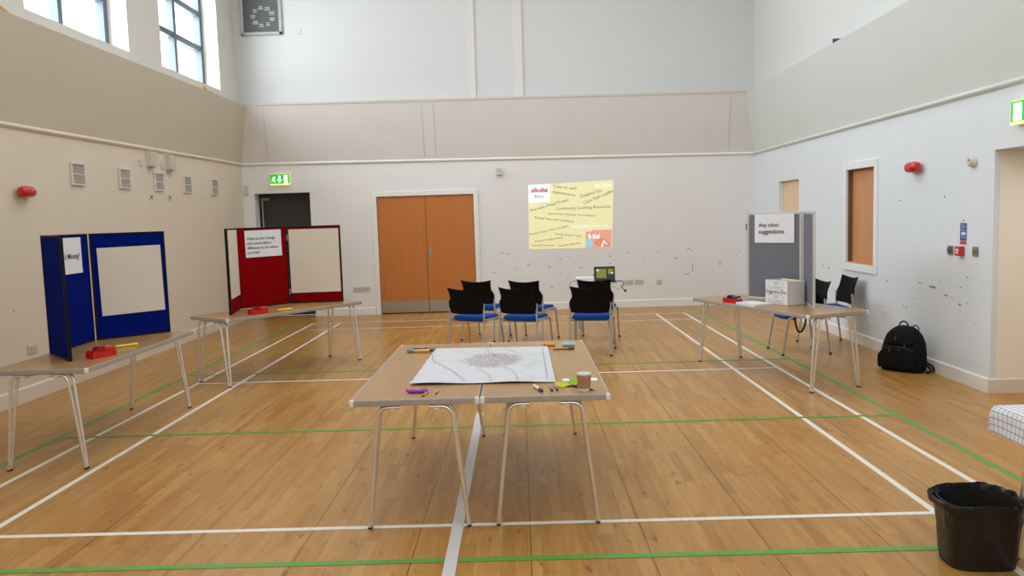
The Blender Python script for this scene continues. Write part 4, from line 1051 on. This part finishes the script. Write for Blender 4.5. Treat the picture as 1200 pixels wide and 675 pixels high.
bm = bmesh.new(); box(bm, (0, 0, .045), (.25, .2, .075), bev=.012, seg=3); obj('casing', bm, CAPW, pj)
bm = bmesh.new(); lathe(bm, [(.03, 0), (.03, .02), (.024, .022), (.02, .012), (0, .01)], 20, TR(.06, .098, .045) @ Matrix.Rotation(-PI / 2, 4, 'X')); obj('lens', bm, BLACKP, pj, True)
for sx in (-1, 1):
    for sy in (-1, 1):
        bm = bmesh.new(); lathe(bm, [(.01, 0), (.01, .01)], 10, TR(sx * .1, sy * .075, 0)); obj('foot', bm, FOOTB, pj)
bm = bmesh.new(); tube(bm, fillet([(1.20, -1.78, SZ + .03), (1.12, -1.82, SZ + .05), (1.06, -1.82, SZ - .02), (1.09, -1.8, SZ - .10), (1.17, -1.74, SZ - .09)], .05), .0045, 8)
obj('power_cable', bm, mat('grey_cable', (150, 146, 140), .5), pj, True, M=pj.matrix_world.inverted())
bm = bmesh.new(); tube(bm, fillet([(1.72, -1.72, SZ + .012), (1.82, -1.74, SZ + .02), (1.86, -1.74, SZ - .03), (1.80, -1.74, SZ - .06), (1.86, -1.74, SZ - .12)], .03), .006, 8)
lathe(bm, [(.0, -.02), (.016, -.014), (.02, 0), (.016, .014), (0, .02)], 14, TR(1.865, -1.74, SZ - .125))
obj('adapter_cable', bm, BLACKP, lp, True, M=lp.matrix_world.inverted())

# ------------------------------------------------------------------ bag on the chair behind the grey board
t = thing('shoulder_bag', 'black shoulder bag on the chair behind the grey board', 'bag', TR(3.60, -3.82, .475) @ RZ(math.radians(92)))
bm = bmesh.new(); rings = []
for k, (z, a, b, lean) in enumerate(((0, .13, .07, 0), (.02, .155, .09, 0), (.09, .16, .09, .0), (.16, .145, .075, -.01), (.20, .14, .05, -.02), (.215, .13, .028, -.02))):
    rings.append([(math.copysign(abs(math.cos(2 * PI * i / 32)) ** .5, math.cos(2 * PI * i / 32)) * a, math.copysign(abs(math.sin(2 * PI * i / 32)) ** .5, math.sin(2 * PI * i / 32)) * b + lean - .09, z + .012 * math.sin(i * 1.3) * (z > .19)) for i in range(32)])
loft(bm, rings); obj('bag_body', bm, BACKB, t, True)
bm = bmesh.new(); tube(bm, fillet([(-.14, .0, .05), (-.245, .03, .0), (-.262, .045, -.12), (-.262, .09, -.205), (-.262, .13, -.20), (-.262, .16, -.1), (-.245, .16, -.0), (-.15, .1, .03), (-.1, .0, .06)], .04), .010, 8); obj('strap', bm, BACKB, t, True)
bm = bmesh.new(); box(bm, (.05, -.16, .14), (.02, .012, .03), bev=.003); obj('buckle', bm, GREYP, t)

# ------------------------------------------------------------------ backpack
BPK = mat('black_nylon', (13, 13, 14), .75, spec=.2, bump=.2, bscale=300)
t = thing('backpack', 'black zipped backpack slumped against the right wall', 'backpack', TR(4.205, -5.03, 0) @ RZ(math.radians(-48)) @ Matrix.Scale(.97, 4))
def blob(name, secs, m, e=.55, n=40, parent=t):
    bm = bmesh.new()
    rings = []
    for z, a, b, cx, cy in secs:
        rings.append([(cx + math.copysign(abs(math.cos(2 * PI * i / n)) ** e, math.cos(2 * PI * i / n)) * a, cy + math.copysign(abs(math.sin(2 * PI * i / n)) ** e, math.sin(2 * PI * i / n)) * b, z + 0) for i in range(n)])
    loft(bm, rings)
    for v in bm.verts: v.co += Vector((noise.noise(v.co * 9), noise.noise(v.co * 9 + Vector((5, 0, 0))), 0)) * .008 * min(1, v.co.z / .05)
    return obj(name, bm, m, parent, True)
blob('pack_body', [(0, .19, .085, 0, 0), (.012, .208, .1, 0, 0), (.08, .215, .108, 0, 0), (.2, .21, .105, 0, .005), (.3, .195, .095, 0, .012), (.37, .168, .082, 0, .02), (.42, .13, .065, 0, .026), (.452, .085, .045, 0, .03), (.465, .035, .02, 0, .03)], BPK)
fp = blob('front_pocket', [(.03, .15, .03, -.01, -.10), (.045, .17, .045, -.01, -.10), (.14, .172, .048, -.01, -.10), (.235, .16, .04, -.01, -.092), (.265, .13, .025, -.01, -.085)], BPK)
up = blob('upper_pocket', [(.275, .12, .02, -.01, -.075), (.29, .135, .032, -.01, -.072), (.34, .125, .03, -.01, -.062), (.385, .09, .018, -.01, -.05)], BPK)
blob('side_pocket', [(.02, .03, .06, -.205, 0), (.04, .04, .07, -.205, 0), (.14, .04, .07, -.205, 0), (.19, .02, .06, -.2, 0)], BPK)
bm = bmesh.new(); tube(bm, [(-.02 + .045 * math.cos(a), .045, .45 + .055 * math.sin(a)) for a in [PI * k / 14 for k in range(15)]], .008, 8); obj('grab_handle', bm, BPK, t, True)
bm = bmesh.new(); tube(bm, [(.09 + .035 * math.cos(a), .06, .425 + .045 * math.sin(a)) for a in [PI * k / 14 for k in range(15)]], .006, 8); obj('strap_loop', bm, BPK, t, True)
ZIP = mat('zip_grey', (96, 96, 98), .4, .5)
for x, z, y in ((-.085, .25, -.146), (.0, .265, -.13), (.05, .30, -.112), (-.05, .36, -.09)):
    bm = bmesh.new(); tube(bm, [(x, y, z), (x + .006, y - .008, z - .04)], .003, 6); obj('zip_pull', bm, ZIP, t)
bm = bmesh.new(); tube(bm, [(-.17 + .32 * k / 16, -.143 - .006 * math.sin(k / 16 * PI), .235 + .03 * math.sin(k / 16 * PI)) for k in range(17)], .0035, 6); obj('zip_line', bm, mat('zip_dark', (40, 40, 42), .4), t)
for pts in ([(.2, .04, .08), (.25, .03, .05), (.275, .0, .016), (.245, -.04, .014)], [(.2, .06, .10), (.27, .06, .06), (.29, .04, .016)]):
    bm = bmesh.new(); tube(bm, fillet(pts, .03), .011, 8); obj('shoulder_strap', bm, BPK, t, True)

# ------------------------------------------------------------------ waste bin
BINB = mat('black_bin_plastic', (24, 23, 23), .5); LINER = mat('black_bin_liner', (18, 18, 20), .3, spec=.5, bump=.5, bscale=30)
t = thing('waste_bin', 'black waste bin lined with a black bag at the right', 'bin', TR(2.462, -9.365, 0) @ RZ(math.radians(-4)))
def srect(a, b, z, e=.42, n=64, f=None):
    out = []
    for i in range(n):
        c, s = math.cos(2 * PI * i / n), math.sin(2 * PI * i / n)
        p = Vector((math.copysign(abs(c) ** e, c) * a, math.copysign(abs(s) ** e, s) * b, z))
        if f: p = f(p, i / n)
        out.append(p)
    return out
bm = bmesh.new(); loft(bm, [srect(.142, .104, 0, .6), srect(.148, .109, .004, .6), srect(.164, .130, .30, .6), srect(.158, .124, .30, .6), srect(.142, .103, .012, .6)], True, True); obj('bin_body', bm, BINB, t, True)
def crump(k, amp=.008):
    def f(p, u):
        w = noise.noise(Vector((u * 14 + k * .4, k * 1.3, 0))) + .5 * noise.noise(Vector((u * 40, k * 2.1, 3)))
        w0 = noise.noise(Vector((k * 1.3, 7, 0)))
        q = 1 + amp * 6 * (w - w0 * 0) * .5
        return Vector((p.x * (1 + amp * w * 4), p.y * (1 + amp * w * 4), p.z + amp * 1.2 * w))
    return f
bm = bmesh.new()
secs = [(.153, .114, .03, .001), (.157, .120, .10, .002), (.162, .126, .18, .003), (.167, .133, .25, .004), (.174, .142, .29, .006), (.177, .145, .312, .007), (.1745, .1425, .317, .007), (.171, .139, .310, .007), (.160, .128, .26, .010), (.150, .118, .17, .010), (.12, .095, .06, .006), (.05, .04, .03, .004)]
fine = []
for q0, q1 in zip(secs, secs[1:]):           # extra rings so the film can wrinkle
    m_ = max(1, int(abs(q1[2] - q0[2]) / .012))
    fine += [tuple(x0 + (x1 - x0) * t / m_ for x0, x1 in zip(q0, q1)) for t in range(m_)]
fine.append(secs[-1])
top = max(range(len(fine)), key=lambda q: fine[q][2])
rings = []
for k, (a, b, z, amp) in enumerate(fine):
    r = srect(a, b, z, .6, 160, crump(z * 12, amp)); inside = k > top + 1
    for n_i, p in enumerate(r):
        u = n_i / 160
        ang = 2 * PI * u
        # slanting creases, strongest just under the rim and down the inside
        wv = noise.noise(Vector((math.cos(ang) * 3.2 + z * 9, math.sin(ang) * 3.2 - z * 6, z * 20)))
        ws = 1 - abs(noise.noise(Vector((math.cos(ang) * 5 + z * 16, math.sin(ang) * 5, z * 9 + 3)))) * 2
        st = .0035 * max(0, min(1, (z - .08) / .14)) * (2.2 if inside else 1)
        g = st * (wv + .8 * max(0, ws) ** 3)
        d = Vector((p.x, p.y, 0)).normalized(); p.x += d.x * g; p.y += d.y * g
        if z > .28 and not (inside and z < .3) and p.x < -.08: p.x -= .02 * min(1, (-p.x - .08) / .08); p.z -= .012 * min(1, (-p.x - .08) / .08)
        if z > .3: p.z += (.012 - .03 * max(0, p.x)) if p.y > .02 else 0
    rings.append(r)
loft(bm, rings, False, True); obj('bin_liner', bm, LINER, t, True)

# ------------------------------------------------------------------ light
w = bpy.data.worlds.new('overcast'); sc.world = w; w.use_nodes = True
bg = w.node_tree.nodes['Background']; bg.inputs['Color'].default_value = (.86, .93, 1, 1); bg.inputs['Strength'].default_value = 3.0
def area(name, loc, rot, sx, sy, power, col):
    l = bpy.data.lights.new(name, 'AREA'); l.shape = 'RECTANGLE'; l.size = sx; l.size_y = sy; l.energy = power; l.color = col
    o = bpy.data.objects.new(name, l); C.objects.link(o); o.location = loc; o.rotation_euler = rot; return o
for k, (a, b) in enumerate(WINS):
    area('window_daylight', (xl((a + b) / 2) - .8, (a + b) / 2, (WZ0 + WZ1) / 2 + .1), (0, -PI / 2 + .15, 0), WZ1 - WZ0 + .9, b - a + .9, 290, (.84, .93, 1))
area('ceiling_fill', (.6, -3.9, ZC - .05), (0, 0, 0), 6.0, 6.0, 185, (.86, .94, 1))  # added overhead fill lamps, standing for no fixture in the hall
area('ceiling_fill', (.6, -11.2, ZC - .05), (0, 0, 0), 6.0, 6.0, 150, (.86, .94, 1))
area('alcove_light', (xr(-7) + .6, -7.1, 2.06), (0, 0, 0), .5, 1.2, 7, (1, .95, .88))
area('rear_window_light', (1.5, YF + .1, 3.6), (PI / 2, 0, 0), 6, 3, 90, (.95, .97, 1))

# ------------------------------------------------------------------ camera
f_px = 929.45
cam = bpy.data.cameras.new('camera'); co = bpy.data.objects.new('camera', cam); C.objects.link(co)
cam.sensor_width = 36; cam.lens = 36 * f_px / 1200; cam.clip_end = 100
pitch, yaw, roll = .0895, -.0116, -.0304
F = Vector((math.sin(yaw) * math.cos(pitch), math.cos(yaw) * math.cos(pitch), -math.sin(pitch)))
R0 = Vector((math.cos(yaw), -math.sin(yaw), 0)); U0 = R0.cross(F)
R = math.cos(roll) * R0 + math.sin(roll) * U0; U = -math.sin(roll) * R0 + math.cos(roll) * U0
co.matrix_world = basis((.3932, -12.9245, 1.6541), R, U, -F)
sc.camera = co
sc.view_settings.view_transform = 'Standard'
sc.view_settings.exposure = 0.
